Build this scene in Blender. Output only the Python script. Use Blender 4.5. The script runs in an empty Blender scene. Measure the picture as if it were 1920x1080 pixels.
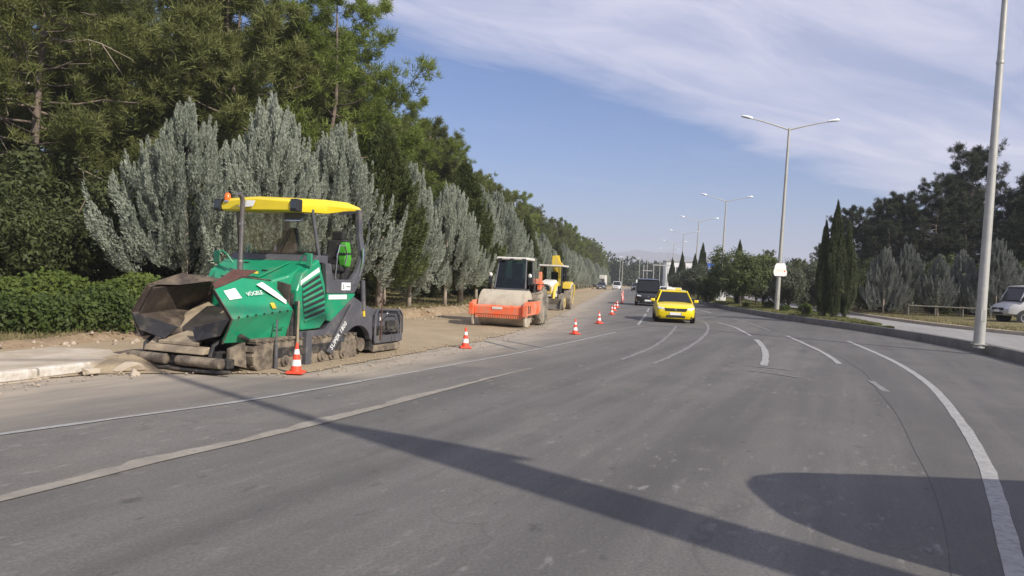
import bpy, math, random
import numpy as np
from mathutils import Vector, Matrix
from math import radians as R, sin, cos, pi

SC = bpy.context.scene
COL = SC.collection
random.seed(7)

# ------------------------------------------------------------------ camera
cd = bpy.data.cameras.new('camera')
cam = bpy.data.objects.new('camera', cd)
COL.objects.link(cam)
SC.camera = cam
cd.sensor_width = 36.0
cd.lens = 26.25
cd.clip_start = 0.05
cd.clip_end = 12000
ROLL, PITCH = R(2.5), math.atan(20 / 1400)
fwd = Vector((0, cos(PITCH), -sin(PITCH)))
up0 = Vector((0, sin(PITCH), cos(PITCH)))
rt0 = Vector((1, 0, 0))
ci = rt0 * cos(ROLL) + up0 * sin(ROLL)
cj = -rt0 * sin(ROLL) + up0 * cos(ROLL)
m3 = Matrix((ci, cj, -fwd)).transposed()
cam.matrix_world = Matrix.Translation((0, 0, 1.75)) @ m3.to_4x4()

# ------------------------------------------------------------------ sun, sky, exposure
SUN_EL = R(35)
SUN_DIR = Vector((0.718 * cos(SUN_EL), -0.696 * cos(SUN_EL), sin(SUN_EL)))   # towards the sun
sd = bpy.data.lights.new('sun', 'SUN')
sd.energy = 4.6
sd.angle = R(0.6)
sd.color = (1.0, 0.93, 0.82)
sun = bpy.data.objects.new('sun', sd)
COL.objects.link(sun)
sun.rotation_euler = SUN_DIR.to_track_quat('Z', 'Y').to_euler()
SC.view_settings.view_transform = 'Standard'
SC.view_settings.look = 'None'
SC.view_settings.exposure = 0.35
SC.view_settings.gamma = 1.0
SC.view_settings.use_curve_mapping = False

w = bpy.data.worlds.new('World')
SC.world = w
w.use_nodes = True
nt = w.node_tree
nt.nodes.clear()
def wn(t, **k):
    n = nt.nodes.new(t)
    for a, b in k.items():
        setattr(n, a, b)
    return n
def wl(a, b): nt.links.new(a, b)
def wmath(op, a, b=None, c=None, clamp=False):
    n = wn('ShaderNodeMath', operation=op, use_clamp=clamp)
    for i, v in enumerate((a, b, c)):
        if v is None: continue
        if hasattr(v, 'default_value') or hasattr(v, 'links'): wl(v, n.inputs[i])
        else: n.inputs[i].default_value = v
    return n.outputs[0]
out = wn('ShaderNodeOutputWorld')
bg = wn('ShaderNodeBackground')
bg.inputs[1].default_value = 0.11
sky = wn('ShaderNodeTexSky', sky_type='NISHITA', sun_disc=False)
sky.sun_elevation = SUN_EL
sky.sun_rotation = math.atan2(SUN_DIR.x, SUN_DIR.y)
sky.air_density = 1.0
sky.dust_density = 0.6
sky.ozone_density = 2.2
tc = wn('ShaderNodeTexCoord')
sep = wn('ShaderNodeSeparateXYZ')
wl(tc.outputs['Generated'], sep.inputs[0])
zc = wmath('MAXIMUM', sep.outputs[2], 0.02)
px = wmath('DIVIDE', sep.outputs[0], zc)
py = wmath('DIVIDE', sep.outputs[1], zc)
cmb = wn('ShaderNodeCombineXYZ')
wl(px, cmb.inputs[0]); wl(py, cmb.inputs[1])
def noise(vec, scale, detail, rough, dist=0.0, stretch=None, rot=0.0):
    mp = wn('ShaderNodeMapping')
    mp.vector_type = 'TEXTURE'
    if stretch: mp.inputs['Scale'].default_value = tuple(1 / v for v in stretch)
    mp.inputs['Rotation'].default_value = (0, 0, rot)
    wl(vec, mp.inputs[0])
    n = wn('ShaderNodeTexNoise')
    n.inputs['Scale'].default_value = scale
    n.inputs['Detail'].default_value = detail
    n.inputs['Roughness'].default_value = rough
    n.inputs['Distortion'].default_value = dist
    wl(mp.outputs[0], n.inputs[0])
    return n.outputs[0]
# cirrus sheet: its far edge runs obliquely over the road; plane coordinates = direction / height
n1 = noise(cmb.outputs[0], 0.8, 8, 0.62, 0.6, (0.6, 1.3, 1), R(44))
n2 = noise(cmb.outputs[0], 1.5, 9, 0.62, 0.9, (0.42, 1.5, 1), R(38))
n3 = noise(cmb.outputs[0], 0.45, 3, 0.5, 0.2)
# distance past the edge (positive = clear): edge y = 3.55 + 0.82 x, curved
ed = wmath('MULTIPLY_ADD', px, -1.06, py)
ed = wmath('SUBTRACT', ed, 3.40)
ed = wmath('MULTIPLY_ADD', wmath('SUBTRACT', n1, 0.5), 2.2, ed)
cover = wmath('MULTIPLY_ADD', ed, -1.5, 0.5, clamp=True)
body = wmath('MULTIPLY_ADD', n2, 3.4, -1.25, clamp=True)
body = wmath('MULTIPLY_ADD', wmath('MULTIPLY_ADD', n3, 2.0, -0.62, clamp=True), 0.75, wmath('MULTIPLY', body, 0.62), clamp=True)
body = wmath('MULTIPLY_ADD', body, 0.66, 0.34, clamp=True)
cl = wmath('MULTIPLY', cover, body, clamp=True)
lowfade = wmath('MULTIPLY_ADD', sep.outputs[2], 14.0, -0.9, clamp=True)
cl = wmath('MULTIPLY', cl, lowfade)
wisp = wmath('MULTIPLY', wmath('MULTIPLY_ADD', n2, 2.4, -1.25, clamp=True), 0.22)
cl = wmath('MAXIMUM', cl, wmath('MULTIPLY', wisp, lowfade))
# pale band low over the horizon
hz = wmath('POWER', wmath('SUBTRACT', 1.0, wmath('MULTIPLY', wmath('ABSOLUTE', sep.outputs[2]), 4.6, clamp=True)), 2.2)
tint = wn('ShaderNodeMix', data_type='RGBA', blend_type='MULTIPLY')
tint.inputs[0].default_value = 1.0
wl(sky.outputs[0], tint.inputs[6]); tint.inputs[7].default_value = (0.46, 0.60, 0.86, 1)
mixh = wn('ShaderNodeMix', data_type='RGBA')
wl(wmath('MULTIPLY', hz, 0.75), mixh.inputs[0])
wl(tint.outputs[2], mixh.inputs[6]); mixh.inputs[7].default_value = (2.3, 2.7, 4.3, 1)
mixc = wn('ShaderNodeMix', data_type='RGBA')
wl(wmath('MULTIPLY', cl, 0.92), mixc.inputs[0])
wl(mixh.outputs[2], mixc.inputs[6]); mixc.inputs[7].default_value = (5.6, 5.55, 6.7, 1)
wl(mixc.outputs[2], bg.inputs[0]); wl(bg.outputs[0], out.inputs[0])

# ------------------------------------------------------------------ materials
MATS = {}
def pm(name, col, rough=0.55, metal=0.0, var=0.18, scale=4.0, bump=0.0, dust=None, damt=0.4, dscale=3.0, spec=0.5, coat=0.0):
    m = bpy.data.materials.new(name); m.use_nodes = True
    t = m.node_tree; N = t.nodes; L = t.links
    b = N['Principled BSDF']
    b.inputs['Roughness'].default_value = rough
    b.inputs['Metallic'].default_value = metal
    b.inputs['Specular IOR Level'].default_value = spec
    b.inputs['Coat Weight'].default_value = coat
    b.inputs['Coat Roughness'].default_value = 0.08
    co = N.new('ShaderNodeTexCoord')
    n = N.new('ShaderNodeTexNoise'); n.inputs['Scale'].default_value = scale; n.inputs['Detail'].default_value = 6
    n.inputs['Roughness'].default_value = 0.62
    L.new(co.outputs['Object'], n.inputs[0])
    r = N.new('ShaderNodeMapRange'); r.inputs[1].default_value = 0.3; r.inputs[2].default_value = 0.7
    L.new(n.outputs[0], r.inputs[0])
    mx = N.new('ShaderNodeMix'); mx.data_type = 'RGBA'
    L.new(r.outputs[0], mx.inputs[0])
    c = np.array(col)
    mx.inputs[6].default_value = (*np.clip(c * (1 - var), 0, 1), 1)
    mx.inputs[7].default_value = (*np.clip(c * (1 + var), 0, 1), 1)
    res = mx.outputs[2]
    if dust is not None:
        n2 = N.new('ShaderNodeTexNoise'); n2.inputs['Scale'].default_value = dscale; n2.inputs['Detail'].default_value = 8
        n2.inputs['Roughness'].default_value = 0.7
        L.new(co.outputs['Object'], n2.inputs[0])
        r2 = N.new('ShaderNodeMapRange'); r2.inputs[1].default_value = 0.62 - 0.4 * damt; r2.inputs[2].default_value = 0.85 - 0.3 * damt
        L.new(n2.outputs[0], r2.inputs[0])
        m2 = N.new('ShaderNodeMix'); m2.data_type = 'RGBA'
        L.new(r2.outputs[0], m2.inputs[0]); L.new(res, m2.inputs[6]); m2.inputs[7].default_value = (*dust, 1)
        res = m2.outputs[2]
        m3_ = N.new('ShaderNodeMapRange'); m3_.inputs[3].default_value = rough; m3_.inputs[4].default_value = 0.9
        L.new(r2.outputs[0], m3_.inputs[0]); L.new(m3_.outputs[0], b.inputs['Roughness'])
    L.new(res, b.inputs['Base Color'])
    if bump:
        bp = N.new('ShaderNodeBump'); bp.inputs['Strength'].default_value = bump; bp.inputs['Distance'].default_value = 0.02
        L.new(n.outputs[0], bp.inputs['Height']); L.new(bp.outputs[0], b.inputs['Normal'])
    MATS[name] = m
    return m

def leafmat(name, c1, c2, trans=0.25, scale=1.2, rough=0.6):
    m = bpy.data.materials.new(name); m.use_nodes = True
    t = m.node_tree; N = t.nodes; L = t.links
    N.remove(N['Principled BSDF'])
    o = N['Material Output']
    co = N.new('ShaderNodeTexCoord'); oi = N.new('ShaderNodeObjectInfo'); ge = N.new('ShaderNodeNewGeometry')
    n = N.new('ShaderNodeTexNoise'); n.inputs['Scale'].default_value = scale; n.inputs['Detail'].default_value = 3
    L.new(co.outputs['Object'], n.inputs[0])
    a = N.new('ShaderNodeMath'); a.operation = 'MULTIPLY_ADD'
    L.new(n.outputs[0], a.inputs[0]); a.inputs[1].default_value = 1.5; a.inputs[2].default_value = -0.45
    a2 = N.new('ShaderNodeMath'); a2.operation = 'MULTIPLY_ADD'
    L.new(ge.outputs['Random Per Island'], a2.inputs[0]); a2.inputs[1].default_value = 0.55; L.new(a.outputs[0], a2.inputs[2])
    a3 = N.new('ShaderNodeMath'); a3.operation = 'MULTIPLY_ADD'; a3.use_clamp = True
    L.new(oi.outputs['Random'], a3.inputs[0]); a3.inputs[1].default_value = 0.3
    a4 = N.new('ShaderNodeMath'); a4.operation = 'SUBTRACT'; L.new(a2.outputs[0], a4.inputs[0]); a4.inputs[1].default_value = 0.27
    L.new(a4.outputs[0], a3.inputs[2])
    mx = N.new('ShaderNodeMix'); mx.data_type = 'RGBA'; L.new(a3.outputs[0], mx.inputs[0])
    mx.inputs[6].default_value = (*c1, 1); mx.inputs[7].default_value = (*c2, 1)
    d = N.new('ShaderNodeBsdfPrincipled'); d.inputs['Roughness'].default_value = rough; d.inputs['Specular IOR Level'].default_value = 0.25
    tr = N.new('ShaderNodeBsdfTranslucent')
    L.new(mx.outputs[2], d.inputs['Base Color']); L.new(mx.outputs[2], tr.inputs[0])
    ms = N.new('ShaderNodeMixShader'); ms.inputs[0].default_value = trans
    L.new(d.outputs[0], ms.inputs[1]); L.new(tr.outputs[0], ms.inputs[2]); L.new(ms.outputs[0], o.inputs[0])
    MATS[name] = m
    return m

def glassmat(name, tint, refl=0.12, alpha=0.75):
    m = bpy.data.materials.new(name); m.use_nodes = True
    t = m.node_tree; N = t.nodes; L = t.links
    N.remove(N['Principled BSDF']); o = N['Material Output']
    g = N.new('ShaderNodeBsdfGlossy'); g.inputs['Roughness'].default_value = 0.03
    tr = N.new('ShaderNodeBsdfTransparent'); tr.inputs[0].default_value = (*[alpha * c for c in tint], 1)
    f = N.new('ShaderNodeFresnel'); f.inputs[0].default_value = 1.5
    ad = N.new('ShaderNodeMath'); ad.operation = 'ADD'; ad.inputs[1].default_value = refl * 0.4; L.new(f.outputs[0], ad.inputs[0])
    ms = N.new('ShaderNodeMixShader'); L.new(ad.outputs[0], ms.inputs[0]); L.new(tr.outputs[0], ms.inputs[1]); L.new(g.outputs[0], ms.inputs[2])
    L.new(ms.outputs[0], o.inputs[0])
    MATS[name] = m
    return m

SAND = (0.40, 0.32, 0.22)
pm('green_paint', (0.012, 0.27, 0.13), 0.32, 0, 0.10, 2, dust=(0.13, 0.19, 0.12), damt=0.24, dscale=2.2, coat=0.15)
pm('yellow_paint', (0.78, 0.60, 0.015), 0.35, 0, 0.06, 2, coat=0.3)
pm('grey_paint', (0.085, 0.085, 0.095), 0.5, 0, 0.15, 3, dust=(0.20, 0.17, 0.13), damt=0.18)
pm('dark_steel', (0.035, 0.034, 0.034), 0.55, 0.2, 0.3, 5, bump=0.2, dust=(0.22, 0.18, 0.13), damt=0.3)
pm('black_rubber', (0.022, 0.022, 0.022), 0.8, 0, 0.25, 6, dust=(0.20, 0.16, 0.12), damt=0.22)
pm('bitumen_steel', (0.060, 0.045, 0.036), 0.7, 0.1, 0.45, 3, bump=0.5, dust=(0.22, 0.17, 0.12), damt=0.35, dscale=2.2)
pm('rust_steel', (0.11, 0.048, 0.036), 0.75, 0.05, 0.25, 5, bump=0.2)
pm('hopper_sand', (0.30, 0.24, 0.165), 0.95, 0, 0.35, 4, bump=0.8)
pm('chrome', (0.6, 0.6, 0.6), 0.18, 1.0, 0.05)
pm('exhaust_steel', (0.22, 0.20, 0.19), 0.45, 0.7, 0.25, 6)
pm('white_decal', (0.80, 0.80, 0.78), 0.5, 0, 0.05)
pm('black_decal', (0.03, 0.03, 0.035), 0.5, 0, 0.05)
pm('yellow_decal', (0.75, 0.52, 0.04), 0.5, 0, 0.1)
pm('orange_lens', (0.85, 0.16, 0.02), 0.25, 0, 0.05)
pm('muddy_track', (0.13, 0.105, 0.08), 0.85, 0.1, 0.4, 6, bump=0.5, dust=(0.33, 0.27, 0.19), damt=0.45)
pm('vest_green', (0.055, 0.30, 0.02), 0.8, 0, 0.15)
pm('dark_plastic', (0.02, 0.02, 0.022), 0.6, 0, 0.2)
pm('orange_paint', (0.80, 0.125, 0.035), 0.5, 0, 0.12, 4, dust=(0.45, 0.30, 0.20), damt=0.55, dscale=3)
pm('drum_steel', (0.50, 0.44, 0.34), 0.75, 0.1, 0.16, 3, bump=0.1, dust=(0.27, 0.21, 0.15), damt=0.30, dscale=1.2)
pm('dusty_tyre', (0.055, 0.05, 0.045), 0.9, 0, 0.3, 5, dust=(0.34, 0.29, 0.22), damt=0.72)
pm('tyre', (0.022, 0.022, 0.024), 0.85, 0, 0.2, 5)
pm('machine_yellow', (0.72, 0.50, 0.02), 0.4, 0, 0.12, 3, dust=(0.42, 0.34, 0.2), damt=0.42)
pm('machine_white', (0.68, 0.65, 0.58), 0.45, 0, 0.06, 3, dust=(0.45, 0.38, 0.28), damt=0.2)
pm('bucket_steel', (0.17, 0.15, 0.125), 0.6, 0.4, 0.3, 4, dust=(0.35, 0.29, 0.21), damt=0.4)
pm('taxi_yellow', (0.86, 0.66, 0.0), 0.28, 0, 0.03, 1, coat=0.6)
pm('car_black', (0.012, 0.012, 0.014), 0.2, 0, 0.05, coat=0.6)
pm('car_white', (0.72, 0.72, 0.72), 0.3, 0, 0.04, coat=0.4)
pm('van_white_shaded', (0.42, 0.42, 0.42), 0.4, 0, 0.06)  # white van paint darkened, tree shade put into the colour
pm('car_grey', (0.10, 0.105, 0.11), 0.3, 0.3, 0.05, coat=0.4)
pm('car_glass', (0.018, 0.020, 0.024), 0.08, 0, 0.1, spec=0.22)
pm('headlamp', (0.75, 0.76, 0.78), 0.12, 0.2, 0.1)
pm('rim_alloy', (0.45, 0.45, 0.46), 0.35, 0.8, 0.1)
pm('cone_orange', (0.85, 0.075, 0.03), 0.5, 0, 0.06)
pm('cone_white', (0.82, 0.80, 0.76), 0.5, 0, 0.05)
pm('pole_steel', (0.43, 0.42, 0.38), 0.5, 0.3, 0.12, 2, dust=(0.30, 0.28, 0.24), damt=0.2, dscale=3)
pm('lamp_glass', (0.75, 0.78, 0.82), 0.25, 0.0, 0.05)
pm('kerb_concrete', (0.45, 0.39, 0.31), 0.9, 0, 0.22, 3, bump=0.3, dust=(0.36, 0.29, 0.205), damt=0.55, dscale=1.6)
pm('kerb_grey', (0.13, 0.125, 0.115), 0.9, 0, 0.28, 1.4, bump=0.35, dust=(0.22, 0.20, 0.16), damt=0.2)
pm('kerb_white', (0.62, 0.58, 0.52), 0.85, 0, 0.12, 4, bump=0.2, dust=(0.33, 0.27, 0.19), damt=0.55, dscale=5)
pm('rock', (0.36, 0.29, 0.22), 0.95, 0, 0.35, 5, bump=0.5)
pm('bark', (0.15, 0.115, 0.09), 0.9, 0, 0.4, 5, bump=0.6)
pm('pale_bark', (0.33, 0.27, 0.215), 0.9, 0, 0.3, 5, bump=0.4)
pm('line_white', (0.33, 0.325, 0.315), 0.8, 0, 0.12, 3, dust=(0.19, 0.188, 0.185), damt=0.42, dscale=14)
pm('line_worn', (0.235, 0.232, 0.228), 0.85, 0, 0.15, 5, dust=(0.16, 0.158, 0.156), damt=0.75, dscale=4)
pm('line_faint', (0.20, 0.197, 0.193), 0.85, 0, 0.15, 8, dust=(0.148, 0.146, 0.145), damt=0.75, dscale=9)
pm('wall_white', (0.74, 0.73, 0.72), 0.8, 0, 0.05)
pm('sign_blue', (0.02, 0.10, 0.45), 0.5, 0, 0.1)
pm('sign_white', (0.85, 0.83, 0.80), 0.5, 0, 0.03)
pm('sign_red', (0.60, 0.10, 0.10), 0.6, 0, 0.15)
pm('window_dark', (0.05, 0.06, 0.07), 0.15, 0, 0.1)
pm('frame_white', (0.36, 0.355, 0.34), 0.6, 0, 0.1)
pm('rail_wood', (0.15, 0.14, 0.11), 0.9, 0, 0.25, 5)
pm('hill_green', (0.05, 0.065, 0.045), 0.95, 0, 0.3, 0.01)
glassmat('cab_glass', (0.62, 0.78, 0.76), 0.0, 0.85)
glassmat('clear_glass', (0.95, 0.98, 0.97), 0.05, 0.92)

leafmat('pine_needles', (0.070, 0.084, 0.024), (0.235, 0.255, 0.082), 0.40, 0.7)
leafmat('sunlit_pine_needles', (0.095, 0.130, 0.022), (0.290, 0.350, 0.080), 0.42, 0.7)  # brighter copy of the needles, sunlight on the front crowns put into the colour
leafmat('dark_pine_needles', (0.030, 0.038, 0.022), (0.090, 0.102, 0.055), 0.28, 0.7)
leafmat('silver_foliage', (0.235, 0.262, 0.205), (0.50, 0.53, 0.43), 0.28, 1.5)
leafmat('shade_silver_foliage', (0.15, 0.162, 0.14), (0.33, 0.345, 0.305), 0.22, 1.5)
leafmat('green_cypress_foliage', (0.055, 0.075, 0.022), (0.165, 0.19, 0.07), 0.28, 1.5)
leafmat('column_cypress_foliage', (0.048, 0.060, 0.028), (0.135, 0.155, 0.070), 0.25, 1.5)
leafmat('hedge_leaves', (0.050, 0.078, 0.012), (0.140, 0.180, 0.035), 0.3, 1.5)
leafmat('hedge_dark_leaves', (0.035, 0.058, 0.012), (0.098, 0.135, 0.030), 0.3, 1.5)
leafmat('olive_leaves', (0.055, 0.064, 0.038), (0.135, 0.148, 0.095), 0.2, 1.5)
leafmat('bush_leaves', (0.048, 0.068, 0.022), (0.150, 0.185, 0.062), 0.3, 1.2)
leafmat('understory_leaves', (0.040, 0.052, 0.018), (0.125, 0.145, 0.052), 0.3, 0.9)
leafmat('grass_blades', (0.10, 0.115, 0.035), (0.24, 0.22, 0.095), 0.3, 0.8)
leafmat('dry_grass_blades', (0.15, 0.135, 0.06), (0.32, 0.27, 0.14), 0.3, 0.8)
leafmat('far_foliage', (0.035, 0.048, 0.022), (0.095, 0.115, 0.055), 0.2, 0.05)

# ------------------------------------------------------------------ objects
def tag(o, label=None, cat=None, group=None, kind=None):
    for k, v in (('label', label), ('category', cat), ('group', group), ('kind', kind)):
        if v: o[k] = v
    return o
def empty(name, loc, rz=0.0, label=None, cat=None, group=None):
    o = bpy.data.objects.new(name, None)
    o.empty_display_size = 0.3
    COL.objects.link(o)
    o.location = loc; o.rotation_euler = (0, 0, rz)
    return tag(o, label, cat, group)
def copy_tree(o, loc, rz=None, scale=None, label=None, group=None, mats=None, parent=None):
    c = o.copy(); COL.objects.link(c)
    if parent is None:
        c.location = loc
        if rz is not None: c.rotation_euler = (0, 0, rz)
        if scale is not None: c.scale = (scale, scale, scale) if not isinstance(scale, tuple) else scale
        if label: c['label'] = label
        if group: c['group'] = group
    else:
        c.parent = parent
    if mats and c.type == 'MESH':
        base = c.name.split('.')[0]
        if base in mats:
            c.material_slots[0].link = 'OBJECT'; c.material_slots[0].material = MATS[mats[base]]
    for ch in o.children:
        copy_tree(ch, None, mats=mats, parent=c)
    return c

class MB:
    def __init__(s): s.v = []; s.f = []
    def add(s, vs, fs):
        k = len(s.v); s.v += [tuple(p) for p in vs]; s.f += [tuple(i + k for i in f) for f in fs]; return s
    def box(s, c, d, rot=None):
        x, y, z = d[0] / 2, d[1] / 2, d[2] / 2
        vs = [Vector((a * x, b * y, e * z)) for a in (-1, 1) for b in (-1, 1) for e in (-1, 1)]
        if rot is not None: vs = [rot @ p for p in vs]
        c = Vector(c)
        return s.add([p + c for p in vs], [(0, 1, 3, 2), (4, 6, 7, 5), (0, 4, 5, 1), (2, 3, 7, 6), (0, 2, 6, 4), (1, 5, 7, 3)])
    def prism(s, poly, axis, a, b):
        n = len(poly)
        def mk(p, t):
            return {'x': (t, p[0], p[1]), 'y': (p[0], t, p[1]), 'z': (p[0], p[1], t)}[axis]
        vs = [mk(p, a) for p in poly] + [mk(p, b) for p in poly]
        fs = [tuple(range(n)), tuple(range(2 * n - 1, n - 1, -1))] + [(i, i + n, (i + 1) % n + n, (i + 1) % n) for i in range(n)]
        return s.add(vs, fs)
    def tube(s, pts, r, n=8, cap=True):
        pts = [Vector(p) for p in pts]; rs = r if isinstance(r, (list, tuple)) else [r] * len(pts)
        k0 = len(s.v); vs = []; prev = None
        for i, p in enumerate(pts):
            d = (pts[min(i + 1, len(pts) - 1)] - pts[max(i - 1, 0)]).normalized()
            if prev is None:
                a = Vector((0, 0, 1)) if abs(d.z) < 0.9 else Vector((1, 0, 0))
                u = d.cross(a).normalized()
            else:
                u = (prev - d * prev.dot(d)).normalized()
            prev = u; v = d.cross(u)
            vs += [p + (u * cos(2 * pi * j / n) + v * sin(2 * pi * j / n)) * rs[i] for j in range(n)]
        fs = [(i * n + j, i * n + (j + 1) % n, (i + 1) * n + (j + 1) % n, (i + 1) * n + j) for i in range(len(pts) - 1) for j in range(n)]
        if cap: fs += [tuple(range(n - 1, -1, -1)), tuple((len(pts) - 1) * n + j for j in range(n))]
        return s.add(vs, fs)
    def lathe(s, prof, c=(0, 0, 0), axis='z', n=20):
        c = Vector(c); vs = []
        for r, h in prof:
            for j in range(n):
                a = 2 * pi * j / n; p = (r * cos(a), r * sin(a), h)
                p = {'z': p, 'y': (p[0], p[2], p[1]), 'x': (p[2], p[0], p[1])}[axis]
                vs.append(Vector(p) + c)
        m = len(prof)
        fs = [(i * n + j, i * n + (j + 1) % n, (i + 1) * n + (j + 1) % n, (i + 1) * n + j) for i in range(m - 1) for j in range(n)]
        fs += [tuple(range(n - 1, -1, -1)), tuple((m - 1) * n + j for j in range(n))]
        return s.add(vs, fs)
    def loft(s, secs, cap=True, closed=True):
        n = len(secs[0]); vs = [p for q in secs for p in q]
        e = n if closed else n - 1
        fs = [(i * n + j, i * n + (j + 1) % n, (i + 1) * n + (j + 1) % n, (i + 1) * n + j) for i in range(len(secs) - 1) for j in range(e)]
        if cap: fs += [tuple(range(n - 1, -1, -1)), tuple((len(secs) - 1) * n + j for j in range(n))]
        return s.add(vs, fs)
    def quad(s, *p): return s.add(p, [tuple(range(len(p)))])
    def plate(s, pts, th):
        """a flat polygon given thickness th along its normal"""
        pts = [Vector(p) for p in pts]
        nrm = (pts[1] - pts[0]).cross(pts[2] - pts[0]).normalized() * th
        n = len(pts)
        return s.add(pts + [p + nrm for p in pts], [tuple(range(n)), tuple(range(2 * n - 1, n - 1, -1))] + [(i, i + n, (i + 1) % n + n, (i + 1) % n) for i in range(n)])

def obj(name, mb, mat, parent=None, bevel=0.0, smooth=False, seg=2, label=None):
    me = bpy.data.meshes.new(name)
    me.from_pydata(mb.v, [], mb.f)
    me.validate(); 
    import bmesh
    bm = bmesh.new(); bm.from_mesh(me); bmesh.ops.recalc_face_normals(bm, faces=bm.faces); bm.to_mesh(me); bm.free()
    me.materials.append(MATS[mat] if isinstance(mat, str) else mat)
    o = bpy.data.objects.new(name, me)
    COL.objects.link(o)
    if parent is not None: o.parent = parent
    if smooth:
        me.polygons.foreach_set('use_smooth', [True] * len(me.polygons))
        if smooth == 'a': me.set_sharp_from_angle(angle=R(38))
    if bevel:
        b = o.modifiers.new('edge', 'BEVEL'); b.width = bevel; b.segments = seg; b.limit_method = 'ANGLE'; b.angle_limit = R(35)
        b.harden_normals = False
    if label: o['label'] = label
    return o
def npmesh(name, V, F, mat, parent=None):
    """V (n,3), F (m,k): many small faces at once"""
    V = np.ascontiguousarray(V, dtype=np.float32); F = np.ascontiguousarray(F, dtype=np.int32)
    me = bpy.data.meshes.new(name)
    m, k = F.shape
    me.vertices.add(len(V)); me.vertices.foreach_set('co', V.ravel())
    me.loops.add(m * k); me.loops.foreach_set('vertex_index', F.ravel())
    me.polygons.add(m); me.polygons.foreach_set('loop_start', np.arange(0, m * k, k, dtype=np.int32))
    me.update(calc_edges=True)
    me.materials.append(MATS[mat])
    o = bpy.data.objects.new(name, me); COL.objects.link(o)
    if parent is not None: o.parent = parent
    return o
def text(name, body, size, mat, parent, origin, xdir, ydir, thick=0.004):
    """flat lettering: origin = left end of the base line, xdir / ydir span its plane"""
    cu = bpy.data.curves.new(name, 'FONT'); cu.body = body; cu.size = size; cu.extrude = thick; cu.resolution_u = 2
    t = bpy.data.objects.new(name, cu); COL.objects.link(t)
    dg = bpy.context.evaluated_depsgraph_get(); dg.update()
    me = bpy.data.meshes.new_from_object(t.evaluated_get(dg))
    bpy.data.objects.remove(t)
    x = Vector(xdir).normalized(); y = Vector(ydir).normalized(); z = x.cross(y).normalized(); y = z.cross(x)
    me.transform(Matrix.Translation(origin) @ Matrix((x, y, z)).transposed().to_4x4())
    me.materials.clear(); me.materials.append(MATS[mat])
    o = bpy.data.objects.new(name, me); COL.objects.link(o)
    if parent is not None: o.parent = parent
    return o
def cr(pts, step=1.0):
    """smooth polyline through pts"""
    P = [np.array(p, float) for p in pts]; out_ = []
    for i in range(len(P) - 1):
        p0 = P[max(i - 1, 0)]; p1 = P[i]; p2 = P[i + 1]; p3 = P[min(i + 2, len(P) - 1)]
        n = max(2, int(np.linalg.norm(p2 - p1) / step))
        for k in range(n):
            t = k / n
            out_.append(0.5 * (2 * p1 + (p2 - p0) * t + (2 * p0 - 5 * p1 + 4 * p2 - p3) * t * t + (3 * p1 - p0 - 3 * p2 + p3) * t ** 3))
    out_.append(P[-1]); return np.array(out_)
def offs(line, d):
    """line moved sideways by d (positive = to the left of its direction)"""
    t = np.gradient(line, axis=0); t /= np.linalg.norm(t, axis=1)[:, None]
    return line + np.stack([-t[:, 1], t[:, 0]], 1) * d
def at_y(line, y):
    o = np.argsort(line[:, 1]); return float(np.interp(y, line[o, 1], line[o, 0]))

# ------------------------------------------------------------------ guide lines of the place (metres)
def xa(pts):
    ys = [p[1] for p in pts]; xs = [p[0] for p in pts]
    c = cr(pts, 1.5)
    o = np.argsort(c[:, 1])
    return lambda y: np.interp(y, c[o, 1], c[o, 0])
rng = np.random.default_rng(11)
kerb_left = xa([(-18, -22), (-10.3, 0), (-8.6, 5), (-6.83, 10.03), (-6.02, 12.36), (-4.6, 16), (-3.0, 20), (-1.0, 27), (1.2, 40), (6.3, 73), (21, 166), (48, 300), (80, 430)])
asphalt_edge = xa([(-18, -22), (-10.3, 0), (-8.6, 5), (-6.9, 9.9), (-6.2, 11.3), (-4.3, 12.0), (-3.3, 12.6), (-2.21, 15.93), (-0.79, 19.98), (0.84, 27.15), (2.94, 40.4), (7.89, 73.3), (22.6, 166.6), (50, 300), (82, 430)])
bank_line = xa([(-21, -22), (-13.6, -2), (-11.2, 7), (-9.8, 11.5), (-9.0, 14), (-7.4, 18), (-5.6, 22.5), (-4.0, 27.3), (-0.9, 40), (4.2, 73), (18.5, 166), (45, 300), (77, 430)])
kerb_med_pts = [(0.5, -22), (6.2, -6), (7.6, 0), (9.1, 5), (10.7, 10), (12.4, 15), (13.85, 20), (15.0, 24.5), (15.55, 29), (15.75, 34), (15.5, 39.3), (15.6, 46.4), (16.6, 60), (20.2, 86), (25.2, 115), (30, 145), (35.8, 180), (57, 300), (87, 430)]
kerb_med = cr(kerb_med_pts, 1.0)
kmx = xa(kerb_med_pts)
far_edge = xa([(32, -20), (26, 10), (21.8, 25), (20.9, 30), (20.5, 35), (21.2, 42), (24.6, 60), (31, 86), (37.5, 115), (43, 145), (50, 180), (73, 300), (104, 430)])

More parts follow.
